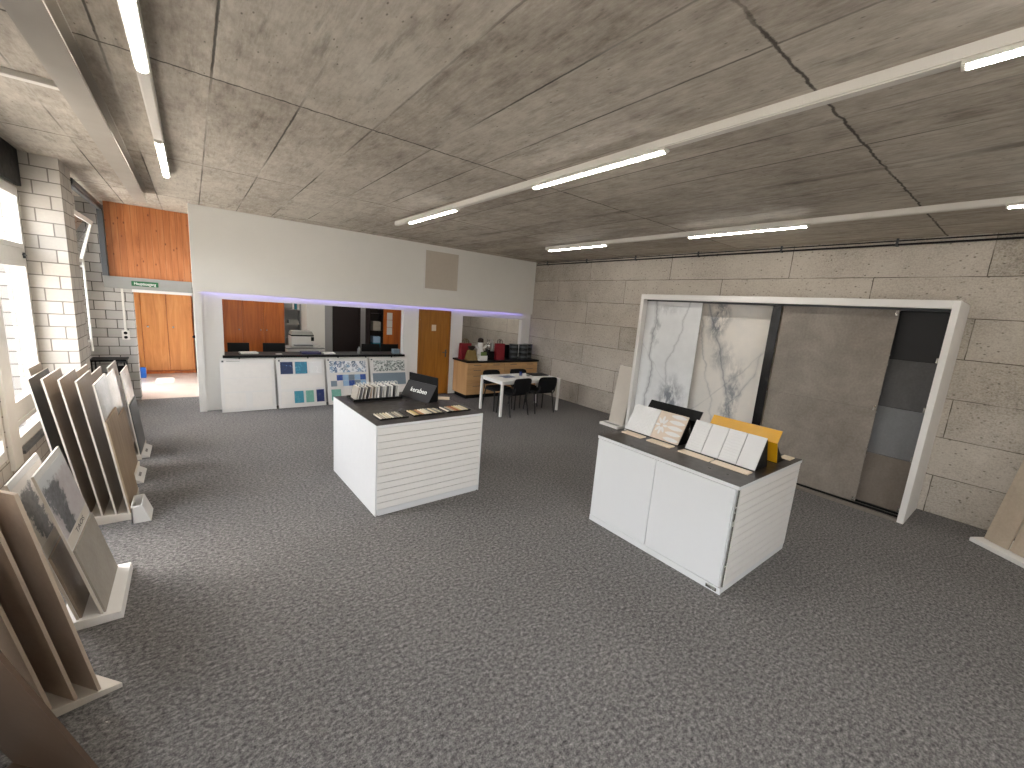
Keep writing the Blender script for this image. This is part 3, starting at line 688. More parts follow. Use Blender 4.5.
# local: text face looks to -y
w_ = .52; h_ = .25
fa = [(0,0,0), (w_,0,0), (w_,.15,h_), (0,.15,h_)]
MB().hexa([(0,0,0), (w_,0,0), (w_,.012,0), (0,.012,0), (0,.13,h_*.8), (w_,.13,h_*.8), (w_,.142,h_*.8), (0,.142,h_*.8)]).build('front_panel', plain('charcoal_card', (32, 32, 34), .5, spec=.3), sgn)
MB().hexa([(0,.15,.01), (w_,.15,.01), (w_,.162,.01), (0,.162,.01), (0,.14,h_+.05), (w_,.14,h_+.05), (w_,.152,h_+.05), (0,.152,h_+.05)]).build('back_panel', 'black', sgn)
MB().prism([(w_-.012, .012, 0), (w_-.012, .15, 0), (w_-.012, .14, h_*.8)], (.012, 0, 0)).build('side_gusset', 'black', sgn)
MB().prism([(0, .012, 0), (0, .15, 0), (0, .14, h_*.8)], (.012, 0, 0)).build('side_gusset', 'black', sgn)
fup = Vector((0, .13, h_*.8)).normalized()
text('lettering', 'keraben', .085, 'lettering', sgn, Vector((w_*.52, .068, h_*.42))+Vector((0,-.003,.0)), (1,0,0), fup, width=.29)
tag(MB().box(0, .2, 0, .14, 0, .01).build('sample_tile', 'cream', loc=on1(1.06, .82), rz=math.radians(-30), bevel=.002), 'small cream sample tile lying flat behind the black tent sign', 'sample tile')
# stick samples in three trays
stc = [(222, 214, 196), (196, 188, 166), (168, 158, 138), (206, 192, 158), (112, 92, 66), (176, 128, 84), (150, 78, 48), (120, 116, 108), (90, 88, 84), (214, 206, 182), (196, 176, 112), (140, 138, 130)]
stm = [plain('grout_colour_%d' % i, c, .7) for i, c in enumerate(stc)]
rows = [(.10, 9, [0,2,1,3,0,7,2,1,8]), (.47, 11, [3,10,4,5,0,9,1,8,3,7,2]), (.88, 9, [0,8,2,5,6,10,9,1,3])]
for r, (x0, n, ci) in enumerate(rows):
    nm = ('left', 'middle', 'right')[r]
    trr = tag(MB().box(0, n*.032+.02, 0, .23, 0, .008).box(0, n*.032+.02, 0, .008, .008, .014).box(0, n*.032+.02, .222, .23, .008, .014).build('stick_tray', 'black', loc=on1(x0, .16), rz=R1), 'flat black tray under the %s row of grout sticks on counter' % nm, 'tray', 'grout stick trays')
    for i in range(n):
        tag(MB().prism([(0, 0, 0), (.013, 0, 0), (.012, 0, .012), (.001, 0, .012)], (0, .21, 0)).build('grout_stick', stm[ci[i] % len(stm)], loc=on1(x0+.012+i*.032, .168, .956), rz=R1), '%s grout colour stick from left in the %s row on counter' % (ORD[i], nm), 'grout sample', 'grout colour sticks')

# things on the second counter -------------------------------------------------
Z2 = .938
def tile_stand(name, label, x0, y0, y1, top, tiles, h=.27, run=.16, backs='black'):
    t = thing(name, label, 'tile stand', (x0, y0, Z2))
    W = y1-y0
    MB().prism([(0.012, .0, 0), (run+.09, .0, 0), (run, .0, h-.012)], (0, .008, 0)).build('side_plate', backs, t)
    MB().prism([(0.012, W-.008, 0), (run+.09, W-.008, 0), (run, W-.008, h-.012)], (0, .008, 0)).build('side_plate', backs, t)
    MB().hexa([(.012,.008,0), (.02,.008,0), (.02,W-.008,0), (.012,W-.008,0), (run,.008,h-.012), (run+.008,.008,h-.012), (run+.008,W-.008,h-.012), (run,W-.008,h-.012)]).build('back_plate', backs, t)
    MB().box(-.02, run+.09, 0, W, -.0, .004).build('foot', backs, t)
    n = len(tiles); w = W/n
    for i, m in enumerate(tiles):
        a, b = i*w+.003, (i+1)*w-.003
        if m == 'lens':
            u = Vector((run-.012, 0, h+.002)); S_ = u.length; u.normalize(); nn = Vector((-u.z, 0, u.x)); rel = MB()
            at = lambda y, s_: Vector((0, a+y, .004))+u*s_-nn*.0002
            for k in range(5):
                sc_ = S_*(k+.5)/5
                rel.prism([at(.093+.086*math.cos(q), sc_+.021*math.copysign(abs(math.sin(q))**1.4, math.sin(q))) for q in [2*PI*j/20 for j in range(20)]], nn*.004)
            for k in range(8):
                q = k*PI/4; dv = (math.cos(q), math.sin(q))
                rel.prism([at(.245+dv[0]*(.014+.054*(.5-.5*math.cos(v)))-dv[1]*.013*math.sin(v), S_/2+dv[1]*(.014+.054*(.5-.5*math.cos(v)))*1.5+dv[0]*.013*math.sin(v)) for v in [2*PI*j/12 for j in range(12)]], nn*.004)
        MB().hexa([(0,a,.004), (.011,a,.004), (.011,b,.004), (0,b,.004), (run-.012,a,h+.006), (run-.001,a,h), (run-.001,b,h), (run-.012,b,h+.006)]).build('tile', m, t)
        if m == 'lens': rel.build('lens_relief', 'rel_plain', t)
    return t
tile_stand('tile_stand', 'black stand with two textured tiles, one with beige lens pattern', 3.765, 2.07, 2.71, 0, ['lens', 'rel_chevron'])
tile_stand('tile_stand', 'black stand with four plain white relief tiles', 3.765, 1.345, 1.995, 0, ['rel_grain', 'rel_wave', 'rel_plain', 'rel_wave'])
for (x, ya, yb, lb) in ((3.60, 2.39, 2.63, 'cream sample strip before the chevron tile, leftmost of four'), (3.60, 2.06, 2.32, 'cream sample strip before the beige lens pattern tile'), (3.60, 1.668, 1.97, 'cream sample strip before the left half of the four white tiles'), (3.60, 1.335, 1.65, 'cream sample strip before the right half of the four white tiles')):
    tag(box(0, .10, ya, yb, 0, .012).build('sample_strip', 'cream', loc=(x, 0, Z2), bevel=.002), lb, 'sample tile', 'cream sample strips on the counter')
def big_stand(label, mat, x0, y0, y1, h, matl):
    t = thing('tile_stand', label, 'tile stand', (x0, y0, Z2)); W = y1-y0
    # tile leaning, with upright flag on top edge
    MB().hexa([(0,0,.004), (.012,0,.004), (.012,W,.004), (0,W,.004), (-.07,0,.2), (-.058,0,.2), (-.058,W,.2), (-.07,W,.2)]).build('panel', matl, t, bevel=.002)
    MB().hexa([(-.07,0,.2), (-.058,0,.2), (-.058,W,.2), (-.07,W,.2), (-.0,0,h), (.012,0,h), (.012,W,h), (-.0,W,h)]).build('header', matl, t, bevel=.002)
    MB().prism([(.012, .01, .004), (.16, .01, .004), (-.045, .01, .19)], (0, .01, 0)).build('side_plate', 'black', t)
    MB().prism([(.012, W-.02, .004), (.16, W-.02, .004), (-.045, W-.02, .19)], (0, .01, 0)).build('side_plate', 'black', t)
    MB().box(-.01, .2, 0, W, 0, .004).build('foot', 'black', t)
    return t
by = big_stand('mustard yellow tile stand at the back of the counter', 'yellow', 4.20, 1.335, 1.97, .305, 'yellow')
bk = big_stand('black tile stand at the back of counter behind the lens pattern tile', 'black', 4.20, 2.085, 2.71, .30, 'black')
tag(MB().box(0, .12, 0, .09, 0, .012).build('sample_tile', 'cream', loc=(4.42, 1.30, Z2), bevel=.002), 'tiny cream sample tile lying behind the yellow stand', 'sample tile')
hk = tag(MB().tube([(.0, 0, 0), (0, 0, .03), (.0, .008, .04), (0, .02, .036), (0, .02, .02)], .003, 6).build('hook', 'chrome', loc=(3.90, 2.035, Z2+.142)), 'small chrome hook between the two white tile stands', 'hook')
hk.location = (3.9, 2.033, Z2)
hk.scale = (1, 1, 4.4)

# ------------------------------------------------------------------ slab display case
CX, CY0, CY1, CH = 6.535, .675, 4.715, 2.60
case = thing('slab_display_case', 'tall white open case of sliding stone slabs against panel wall', 'display case', (CX, CY0, 0))
CD = XR-CX-.004; CW = CY1-CY0
MB().box(0, CD, 0, .06, 0, CH).build('side_panel', 'white', case, bevel=.003)
MB().box(0, CD, CW-.06, CW, 0, CH).build('side_panel', 'white', case, bevel=.003)
MB().box(0, CD, .06, CW-.06, CH-.09, CH).build('top_panel', 'white', case, bevel=.003)
MB().box(.0, .03, .06, CW-.06, 0, .035).box(.03, CD, .06, CW-.06, 0, .02).build('floor_tray', plain('case_floor', (122, 114, 104), .5), case)
MB().box(CD-.02, CD, .06, CW-.06, .02, CH-.09).build('back_panel', 'black', case)
for x in (.11, .23, .36): MB().box(x, x+.035, .06, CW-.06, CH-.115, CH-.09).build('rail', 'darksteel', case)
for x in (.11, .23, .36): MB().box(x, x+.02, .06, CW-.06, .02, .045).build('floor_track', 'black', case)
def slab(name, label, x, y0, y1, z0, z1, mat, th=.014, clips=(), split=None):
    t = thing(name, label, 'stone slab', (x, y0, z0), 0, 'large slabs in the display case')
    if split:
        MB().box(0, th, 0, y1-y0, 0, split-.001).build('panel', mat, t); MB().box(0, th, 0, y1-y0, split+.001, z1-z0).build('panel', mat, t)
    else: MB().box(0, th, 0, y1-y0, 0, z1-z0).build('panel', mat, t)
    MB().box(th, th+.012, .0, .02, 0, z1-z0).box(th, th+.012, y1-y0-.02, y1-y0, 0, z1-z0).build('edge_profile', 'chrome', t)
    for (yy, zz) in clips: MB().box(-.012, 0, yy-.015, yy+.015, zz-.03, zz+.03).box(-.04, -.012, yy-.008, yy+.008, zz, zz+.012).build('clip', 'chrome', t, bevel=.002)
    return t
zt = CH-.115; zb = .045
slab('marble_slab', 'glossy white marble slab at the left end of the display case', CX+.125, 3.60, 4.65, zb, zt, 'marble1')
slab('marble_slab', 'grey veined marble slab second from left in the display case', CX+.245, 2.585, 3.69, zb, zt, 'marble2')
slab('edge_slab', 'narrow black upright slab edge right of the veined marble', CX+.125, 2.43, 2.545, zb, zt, 'blackgloss')
slab('beige_slab', 'beige slab half hidden behind the big concrete-look slab', CX+.245, 1.6, 2.57, zb, zt, 'beige', clips=((.87, 1.2),))
slab('concrete_slab', 'large brown-grey concrete-look slab in the middle of the case', CX+.125, 1.17, 2.40, zb, zt, 'concretedoor', clips=((.02, 1.24), (.02, .03), (.02, 2.4)), split=1.22)
cl = [(zb, .70, 'sand', 'taupe slab at the bottom right of the display case'), (.70, 1.31, 'bluegrey', 'blue-grey slab second from bottom at right of the case'), (1.31, 1.90, 'slate', 'slate-grey slab third from bottom at right of the case'), (1.90, zt, 'anth', 'anthracite slab at the top right of the display case')]
for i, (a, b, m, lb) in enumerate(cl):
    slab('stone_slab', lb, CX+.245, .745, 1.58, a+.003, b-.003, m, clips=((.02, .03),))

# narrow tile tower left of the case
tw = thing('tile_tower', 'narrow upright beige tile stand left of the white display case', 'tile stand', (6.62, 4.86, 0))
MB().box(-.16, .42, -.03, .42, 0, .045).build('base', 'white', tw, bevel=.004)
for k, (dx, m) in enumerate(((0, 'edge'), (.1, 'greyboard'))):
    b = MB().hexa([(.05+dx, .0, .04), (.065+dx, .0, .04), (.065+dx, .36, .04), (.05+dx, .36, .04), (.21+dx, .0, 1.20), (.225+dx, .0, 1.20), (.225+dx, .36, 1.20), (.21+dx, .36, 1.20)]).build('tile_board', m, tw)
MB().box(-.10, -.03, .0, .38, .045, .05).build('slot_strip', 'steelgrey', tw)

# leaning plank stand at the right edge
wv = Vector((-.62, -.785, 0)).normalized(); nv = Vector((-.785, .62, 0)).normalized()
ps = thing('plank_stand', 'beige grooved board stand leaning at the right edge of the room', 'tile stand', (6.81, .075, 0))
def w3(a, b, z): return wv*a+nv*b+Vector((0, 0, z))
MB().hexa([w3(-.03, -.30, 0), w3(-.03, .10, 0), w3(1.0, .10, 0), w3(1.0, -.30, 0), w3(-.03, -.30, .07), w3(-.03, .10, .045), w3(1.0, .10, .045), w3(1.0, -.30, .07)]).build('base', 'white', ps, bevel=.004)
edges = [0, .06, .24, .275, .46, .64, .86]
for i in range(len(edges)-1):
    a, b = edges[i]+.005, edges[i+1]-.005
    off = -.012 if i in (0, 2) else 0
    p0 = lambda u, d: w3(u, d+off, .06); p1 = lambda u, d: w3(u, d+off-.22, 1.28)
    MB().hexa([p0(a, 0), p0(b, 0), p0(b, -.016), p0(a, -.016), p1(a, 0), p1(b, 0), p1(b, -.016), p1(a, -.016)]).build('plank', 'beige', ps)

# ------------------------------------------------------------------ tile board stands on the left
M['edgebrown'] = plain('brown_tile_edge', (190, 172, 152), .6, var=.03)
M['brown'] = mat_slab('dark_brown_board', (84, 67, 54), 6, .35)
def board_part(par, name, P, w, h, lean, nrm, th, mat, edge='edge', z_in=0.0):
    """leaning board: bottom near corner P (local), width vector w, front normal nrm (horizontal), lean angle"""
    P = Vector(P); w = Vector(w); nrm = Vector(nrm)
    up = Vector((0,0,1))*math.cos(lean) - nrm*math.sin(lean)
    n3 = nrm*math.cos(lean) + Vector((0,0,1))*math.sin(lean)
    o = MB()
    o.mat(0); b = len(o.v)
    o.obox(P-n3*th, w, up*h, n3*th)
    ob = o.build(name, [mat, edge], par)
    for p in ob.data.polygons:
        if abs(p.normal.dot(n3)) < .5: p.material_index = 1
    return ob, up, n3
def tile_board(label, cat_loc, w, h, lean, nrm, th, mat, group, name='tile_board', edge='edge'):
    t = thing(name, label, 'tile board', cat_loc, 0, group)
    return t, board_part(t, 'panel', (0,0,0), w, h, lean, nrm, th, mat, edge)

XV = Vector((1,0,0)); YV = Vector((0,1,0))
# stand with two photo boards (second from the viewer)
s2 = thing('board_stand', 'pale low stand holding the two photo-topped boards', 'board stand', (0,0,0))
MB().hexa([(-.74,3.31,0), (-.452,3.31,0), (-.455,3.92,0), (-.74,3.92,0), (-.74,3.31,.066), (-.462,3.31,.052), (-.465,3.92,.052), (-.74,3.92,.066)]).build('base', 'white', s2, bevel=.003)
for i, (bx, lb, pm, tm, hh) in enumerate(((-.545, 'front board of pair, with rocky lake photo above grey tile', 'photo1', 'greyboard', .99), (-.652, 'rear board of pair, with dark terrace photo behind the lake photo', 'photo2', 'taupe', .96))):
    t, (pn, up, n3) = tile_board(lb, (bx, 3.33, .056), YV*.57, hh, math.radians(12.4), XV, .012, 'paper', 'photo boards on the left stand', 'photo_board')
    for nm, a, b, mt, th in (('photo_print', .56, .96, pm, .0015), ('tile', .0, .475, tm, .011)):
        MB().obox(up*hh*a+n3*.0+YV*.012, YV*.546, up*hh*(b-a), n3*th).build(nm, mt, t)
    MB().obox(up*hh*.485+YV*.012, YV*.546, up*hh*.07, n3*.001).build('caption_strip', 'edge', t)
    if i == 0:
        text('lettering', 'TAOS', .045, 'darkletter', t, up*hh*.52+YV*.30+n3*.003, YV, up, .0005, .22)

# middle stand: six leaning boards and a tray box in front
s3 = thing('board_stand', 'pale slotted stand under the row of leaning grey boards', 'board stand', (0,0,0))
MB().hexa([(-1.06,4.80,0), (-.53,4.80,0), (-.53,5.42,0), (-1.06,5.42,0), (-1.06,4.80,.11), (-.53,4.80,.062), (-.53,5.42,.062), (-1.06,5.42,.11)]).build('base', 'edge', s3, bevel=.003)
s3b = [(-.544, 1.21, 'glosstile', 'polished grey board with oak lower half, foremost on the middle stand', 6.8), (-.629, 1.235, 'taupe', 'taupe board second from front on the middle stand', 7.4), (-.718, 1.245, 'taupe', 'taupe board third from front on the middle stand', 7.7), (-.803, 1.25, 'taupe', 'taupe board fourth from front on the middle stand', 7.9), (-.888, 1.242, 'darktile', 'dark grey board fifth from front on the middle stand', 7.5), (-.915, 1.29, 'beige', 'pale beige board at the very back of the middle stand', 7.9)]
for i, (bx, hh, mt, lb, ln) in enumerate(s3b):
    y0 = 4.805 if i < 5 else 5.04
    zb_ = .064+(-.53-bx)*.09
    t, (pn, up, n3) = tile_board(lb, (bx, y0, zb_), YV*(.58 if i < 5 else .36), hh, math.radians(ln), XV, .012, mt, 'leaning boards on the middle stand')
    if i == 0:
        MB().obox(n3*.0, YV*.58, up*hh*.72, n3*.012).build('lower_tile', 'oak', t)
bx_ = thing('leaflet_box', 'small white open leaflet box in front of the middle stand', 'box', (-.525, 4.70, 0))
MB().box(0, .008, 0, .26, 0, .165).build('back_panel', 'paper', bx_)
MB().hexa([(0,0,0), (.13,0,0), (.13,.008,0), (0,.008,0), (0,0,.15), (.075,0,.165), (.075,.008,.165), (0,.008,.165)]).build('side_panel', 'paper', bx_)
MB().hexa([(0,.252,0), (.13,.252,0), (.13,.26,0), (0,.26,0), (0,.252,.165), (.075,.252,.165), (.075,.26,.165), (0,.26,.165)]).build('side_panel', 'paper', bx_)
MB().hexa([(.122,.008,0), (.13,.008,0), (.13,.252,0), (.122,.252,0), (.067,.008,.165), (.075,.008,.165), (.075,.252,.165), (.067,.252,.165)]).build('front_panel', 'paper', bx_)
MB().hexa([(.1175,.07,.03), (.1185,.07,.03), (.1185,.17,.03), (.1175,.17,.03), (.09,.07,.1), (.091,.07,.1), (.091,.17,.1), (.09,.17,.1)]).build('label', 'darkletter', bx_)
MB().box(.008, .12, .008, .252, 0, .008).build('bottom', 'paper', bx_)

# third stand and fourth stand further back
def far_stand(y0, label, boards, width, cardlabel):
    s = thing('board_stand', label, 'board stand', (0, y0, 0))
    MB().hexa([(-1.02,0,0), (-.585,0,0), (-.585,width+.04,0), (-1.02,width+.04,0), (-1.02,0,.10), (-.585,0,.055), (-.585,width+.04,.055), (-1.02,width+.04,.10)]).build('base', 'edge', s, bevel=.003)
    pl = MB().hexa([(-.585,.05,0), (-.515,.05,0), (-.515,width-.1,0), (-.585,width-.1,0), (-.585,.05,.05), (-.525,.05,.012), (-.525,width-.1,.012), (-.585,width-.1,.05)]).build('front_lip', 'paper', s)
    if cardlabel: MB().hexa([(-.565,.2,.036), (-.545,.2,.0235), (-.545,.32,.0235), (-.565,.32,.036), (-.565,.2,.0385), (-.545,.2,.026), (-.545,.32,.026), (-.565,.32,.0385)]).build('label', 'darkletter', s)
    for (bx, hh, mt, lb, ln, low) in boards:
        t, (pn, up, n3) = tile_board(lb, (bx, y0+.02, .057+(-.585-bx)*.1), YV*width, hh, math.radians(ln), XV, .012, mt, 'leaning boards on the far stands')
        if low: MB().obox(n3*.0, YV*width, up*hh*.6, n3*.010).build('lower_tile', low, t)
far_stand(5.64, 'pale stand behind the leaning boards, third from the viewer', [(-.61, 1.12, 'glosstile', 'polished board with oak lower tile on the third stand', 6, 'oak'), (-.70, 1.14, 'taupe', 'beige board second from front on the third stand', 6.5, None), (-.79, 1.16, 'beige', 'pale board third from front on the third stand', 7, None)], .6, True)
far_stand(6.50, 'pale stand nearest the hall doorway', [(-.598, 1.03, 'glosstile', 'polished board with dark lower tile nearest the hall doorway', 5.7, 'darktile'), (-.69, 1.08, 'taupe', 'taupe board behind the polished board nearest the hall doorway', 6.2, None)], .62, True)

# near stand, turned away: three taupe boards, and the nearest big brown board
a_ = math.radians(41); wN = Vector((-math.sin(a_), math.cos(a_), 0)); nN = Vector((math.cos(a_), math.sin(a_), 0))
s1 = thing('board_stand', 'pale slotted stand nearest the viewer at the left edge', 'board stand', (0,0,0))
Cn = Vector((-.70, 2.62, 0)); Bn = Vector((-.398, 2.68, 0)); dd = wN*.60
MB().hexa([Cn+Vector((0,0,.0)), Bn, Bn+dd, Cn+dd, Cn+Vector((0,0,.055)), Bn+Vector((0,0,.028)), Bn+dd+Vector((0,0,.028)), Cn+dd+Vector((0,0,.055))]).build('base', 'edge', s1, bevel=.002)
for i, (bx, by_, lb) in enumerate(((-.477, 2.672, 'brownish taupe board, front of three on the nearest stand'), (-.559, 2.655, 'brownish taupe board, middle of three on the nearest stand'), (-.644, 2.640, 'brownish taupe board, rear of three on the nearest stand'))):
    tile_board(lb, (bx, by_, .042+i*.006), wN*.56, 1.20, math.radians(9.6), nN, .014, 'taupedark', 'boards on the nearest stand', edge='edgebrown')
s0 = thing('board_stand', 'low brown stand base under the big brown board at the bottom left', 'board stand', (0,0,0))
P0 = Vector((-.365, 2.06, .0))
a0 = math.radians(44); w0 = Vector((-math.sin(a0), math.cos(a0), 0)); n0 = Vector((math.cos(a0), math.sin(a0), 0))
q = [P0-n0*.10+w0*.22, P0+n0*.005+w0*.12, P0+n0*.005+w0*.5, P0-n0*.16+w0*.5]
MB().hexa([v+Vector((0,0,0)) for v in q]+[v+Vector((0,0,.04)) for v in q]).build('base', 'brown', s0, bevel=.002)
tile_board('large glossy brown board cut by the bottom left corner', tuple(P0+Vector((0,0,.04))), w0*.5, 1.2, math.radians(16), n0, .014, 'brown', 'boards on the nearest stand', edge='brown')

# ------------------------------------------------------------------ table and chairs
tb = thing('meeting_table', 'white rectangular meeting table with slim legs near the back', 'table', (4.80, 6.45, 0))
MB().box(0, 1.6, 0, .78, .705, .73).build('tabletop', 'white', tb, bevel=.003)
MB().box(.03, 1.57, .03, .05, .65, .705).box(.03, 1.57, .73, .75, .65, .705).box(.03, .05, .05, .73, .65, .705).box(1.55, 1.57, .05, .73, .65, .705).build('apron', 'white', tb)
for x in (0.0, 1.555):
    for y in (0.0, .735): MB().box(x, x+.045, y, y+.045, 0, .705).build('leg', 'white', tb, bevel=.003)
ch = None
def chair(x, y, rz, label):
    global ch
    if ch is not None: return dup(ch, (x, y, 0), rz, label)
    ch = thing('visitor_chair', label, 'chair', (x, y, 0), rz, 'black chairs at the white table')
    # faces +y; origin under seat centre
    def seat(u, v):
        X = (u-.5)*.47; Yy = (v-.5)*.42; r = max(abs(u-.5), abs(v-.5))*2
        k = 1-.12*max(0, (abs(u-.5)*2))**6*max(0, abs(v-.5)*2)**6
        return (X*k, Yy*k, .435-.012*(1-r*r)), (0, 0, 1)
    MB().grid(seat, 8, 8, .045).build('seat', 'blackfab', ch, smooth=False)
    def back(u, v):
        X = (u-.5)*.46; Z = .50+v*.30
        c = (abs(u-.5)*2)**4*(abs(v-.5)*2)**4
        return (X*(1-.14*c), -.245-.05*v+.10*((u-.5)**2), .65+(Z-.65)*(1-.10*c)), (0, -1, 0)
    MB().grid(back, 8, 8, .035).build('backrest', 'blackfab', ch)
    for sx in (-1, 1):
        MB().tube([(sx*.25, .20, .0), (sx*.235, .17, .43)], .0135).build('leg', 'blacksteel', ch)
        MB().tube([(sx*.25, -.24, .0), (sx*.235, -.14, .43)], .0135).build('leg', 'blacksteel', ch)
        MB().tube([(sx*.235, .17, .425), (sx*.235, -.17, .425), (sx*.20, -.262, .50), (sx*.20, -.275, .60)], .0135).build('side_rail', 'blacksteel', ch)
    MB().tube([(-.235, .12, .425), (.235, .12, .425)], .012).build('cross_bar', 'blacksteel', ch)
    return ch
chair(5.21, 6.60, math.radians(4), 'black chair at the near side of the table, left')
chair(5.94, 6.60, math.radians(-5), 'black chair at the near side of the table, right by the wall')
chair(5.19, 7.10, PI+math.radians(3), 'black chair at the far side of the table, left')
chair(5.92, 7.10, PI-math.radians(2), 'black chair at the far side of the table, right')
tz = .73
tag(box(0, .30, 0, .22, 0, .006).build('brochure', plain('blue_brochure', (96, 108, 140), .4), loc=(5.12, 6.78, tz), rz=.1), 'dark blue brochure lying at the middle of white table', 'brochure')
tag(box(0, .30, 0, .21, 0, .002).build('paper_sheet', 'paper', loc=(4.93, 6.86, tz), rz=.05), 'white paper sheet beside the dark blue brochure on table', 'paper')
tag(MB().lathe([(0, 0), (.032, 0), (.036, .09), (.033, .09), (.03, .006), (0, .006)]).build('cup', 'navy', loc=(5.66, 6.95, tz)), 'small dark blue cup standing on the white table', 'cup')
tag(MB().lathe([(0, 0), (.03, 0), (.05, .028), (.046, .028), (.026, .006), (0, .006)]).build('dish', 'steelgrey', loc=(5.80, 6.86, tz)), 'small grey dish beside the blue cup on white table', 'dish')
tag(box(0, .42, 0, .30, 0, .02).build('folder', 'black', loc=(5.93, 6.85, tz), rz=-.15, bevel=.003), 'flat black folder at the right end of the white table', 'folder')

# ------------------------------------------------------------------ wooden sideboard
sb = thing('sideboard', 'light wooden drawer sideboard with black worktop in the alcove', 'cabinet', (4.96, 8.05, 0))
MB().box(0, 2.13, .02, .64, .1, .86).build('body', 'beechside', sb)
MB().box(.05, 2.1, .08, .62, 0, .1).build('plinth', 'black', sb)
MB().box(-.03, 2.16, -.02, .65, .86, .90).build('worktop', 'black', sb, bevel=.003)
cols = [0, .535, 1.065, 1.595, 2.13]; zs_ = [.11, .36, .60, .735, .855]
for i in range(4):
    for j in range(4):
        d = MB().box(cols[i]+.004, cols[i+1]-.004, 0, .02, zs_[j]+.004, zs_[j+1]-.004).build('drawer', 'beech', sb, bevel=.002)
        xm = (cols[i]+cols[i+1])/2
        MB().tube([(xm-.09, 0, zs_[j+1]-.05), (xm-.09, -.025, zs_[j+1]-.05), (xm+.09, -.025, zs_[j+1]-.05), (xm+.09, 0, zs_[j+1]-.05)], .006, 6).build('handle', 'darksteel', d)
zk = .90
def bag(label, x, y, w, d, h, mat, hd, cat='bag'):
    t = thing('carrier_bag', label, cat, (x, y, zk))
    MB().hexa([(-w/2,-d/2,0), (w/2,-d/2,0), (w/2,d/2,0), (-w/2,d/2,0), (-w/2*.96,-d/2*.7,h), (w/2*.96,-d/2*.7,h), (w/2*.96,d/2*.7,h), (-w/2*.96,d/2*.7,h)]).build('body', mat, t, bevel=.004)
    for s in (-1, 1): MB().tube([(-w*.2, s*d*.3, h-.01), (-w*.17, s*d*.28, h+.07), (0, s*d*.26, h+.10), (w*.17, s*d*.28, h+.07), (w*.2, s*d*.3, h-.01)], .006, 6).build('handle', hd, t)
    return t
bag('dark red carrier bag at the left end of the sideboard', 5.12, 8.45, .28, .16, .38, 'red', 'gift')
bag('dark red carrier bag in the middle of the sideboard', 5.98, 8.25, .25, .13, .40, 'red', 'black')
gb = thing('gift_bag', 'olive brown wrapped gift bag with dark bow on sideboard', 'gift', (5.15, 8.22, zk))
MB().hexa([(-.14,-.08,0), (.14,-.08,0), (.14,.08,0), (-.14,.08,0), (-.10,-.03,.24), (.10,-.03,.24), (.10,.03,.24), (-.10,.03,.24)]).build('body', 'gift', gb, bevel=.006)
MB().lathe([(.03, .23), (.05, .25), (.09, .32), (.07, .335), (.0, .27)], n=10).build('bow', 'brownhair', gb)
fl = thing('potted_plant', 'leafy green plant in dark glass vase beside the gift bag', 'plant', (5.35, 8.54, zk))
MB().lathe([(0, 0), (.04, 0), (.05, .1), (.035, .16), (.04, .18), (0, .18)]).build('vase', 'greenglass', fl)
lv = MB()
for k in range(26):
    a = random.uniform(0, 2*PI); r = random.uniform(.02, .09); z = random.uniform(.17, .33)
    c = Vector((r*math.cos(a), r*math.sin(a), z)); d = Vector((math.cos(a)*.04, math.sin(a)*.04, random.uniform(-.01, .03))); s_ = Vector((-math.sin(a)*.015, math.cos(a)*.015, 0))
    lv.hexa([c-d-s_*.2, c-s_, c+d, c+s_, c-d-s_*.2+Vector((0,0,.003)), c-s_+Vector((0,0,.003)), c+d+Vector((0,0,.003)), c+s_+Vector((0,0,.003))])
lv.build('leaves', 'leaf', fl)
pl = thing('plush_toy', 'white plush figure with brown top sitting on the sideboard', 'plush toy', (5.46, 8.32, zk+.12))
MB().lathe([(0, 0), (.07, .01), (.085, .06), (.065, .13), (.045, .16), (.055, .2), (.07, .25), (.055, .3), (0, .315)], n=16).build('body', 'paper', pl, smooth=True)
MB().lathe([(.058, .29), (.075, .30), (.06, .38), (.02, .40), (0, .40)], n=14).build('hair', 'brownhair', pl, smooth=True)
for s in (-1, 1): MB().tube([(s*.05, 0, .15), (s*.11, -.02, .18), (s*.15, -.03, .22)], [.025, .024, .02], 8).build('arm', 'paper', pl)
pb2 = thing('gift_box', 'white box with green picture under the plush figure', 'box', (5.40, 8.14, zk))
MB().box(-.095, .115, -.07, .26, 0, .12).build('body', 'paper', pb2, bevel=.003)
MB().box(-.05, .09, -.06, -.02, .12, .21).build('green_card', 'leaf', pb2)
bb = thing('wine_rack', 'black carrier with clear bottles standing left of red bag', 'bottle carrier', (5.76, 8.36, zk))
MB().box(-.11, .11, -.09, .09, 0, .2).build('carrier', 'black', bb, bevel=.004)
for x in (-.055, .055):
    for y in (-.04, .04): MB().lathe([(0, .2), (.038, .2), (.04, .33), (.013, .41), (.013, .48), (0, .48)], n=12).build('bottle', 'steelgrey' if x > 0 else 'chrome', bb, (x, y, 0), smooth=True)
tag(MB().box(0, .12, 0, .08, 0, .16).build('speaker_box', 'black', loc=(6.16, 8.42, zk), bevel=.004), 'small black box right of the middle red bag', 'box')
def swatch_stack(x, y, r, n, label):
    t = thing('sample_drum', label, 'sample drum', (x, y, zk), 0, 'black banded drums on the sideboard')
    for k in range(n):
        z = k*.125
        MB().lathe([(0, z), (r, z), (r, z+.012), (r*.94, z+.018), (r*.94, z+.107), (r, z+.113), (r, z+.124), (0, z+.124)], n=24).build('tier', 'blacksteel', t, smooth=False)
        MB().lathe([(r*.95, z+.035), (r*.965, z+.036), (r*.965, z+.09), (r*.95, z+.091)], n=24).build('band', 'darksteel', t)
    return t
swatch_stack(6.52, 8.38, .125, 3, 'narrow black banded drum left of the wider ones')
swatch_stack(6.78, 8.30, .125, 3, 'black banded drum second from right on sideboard')
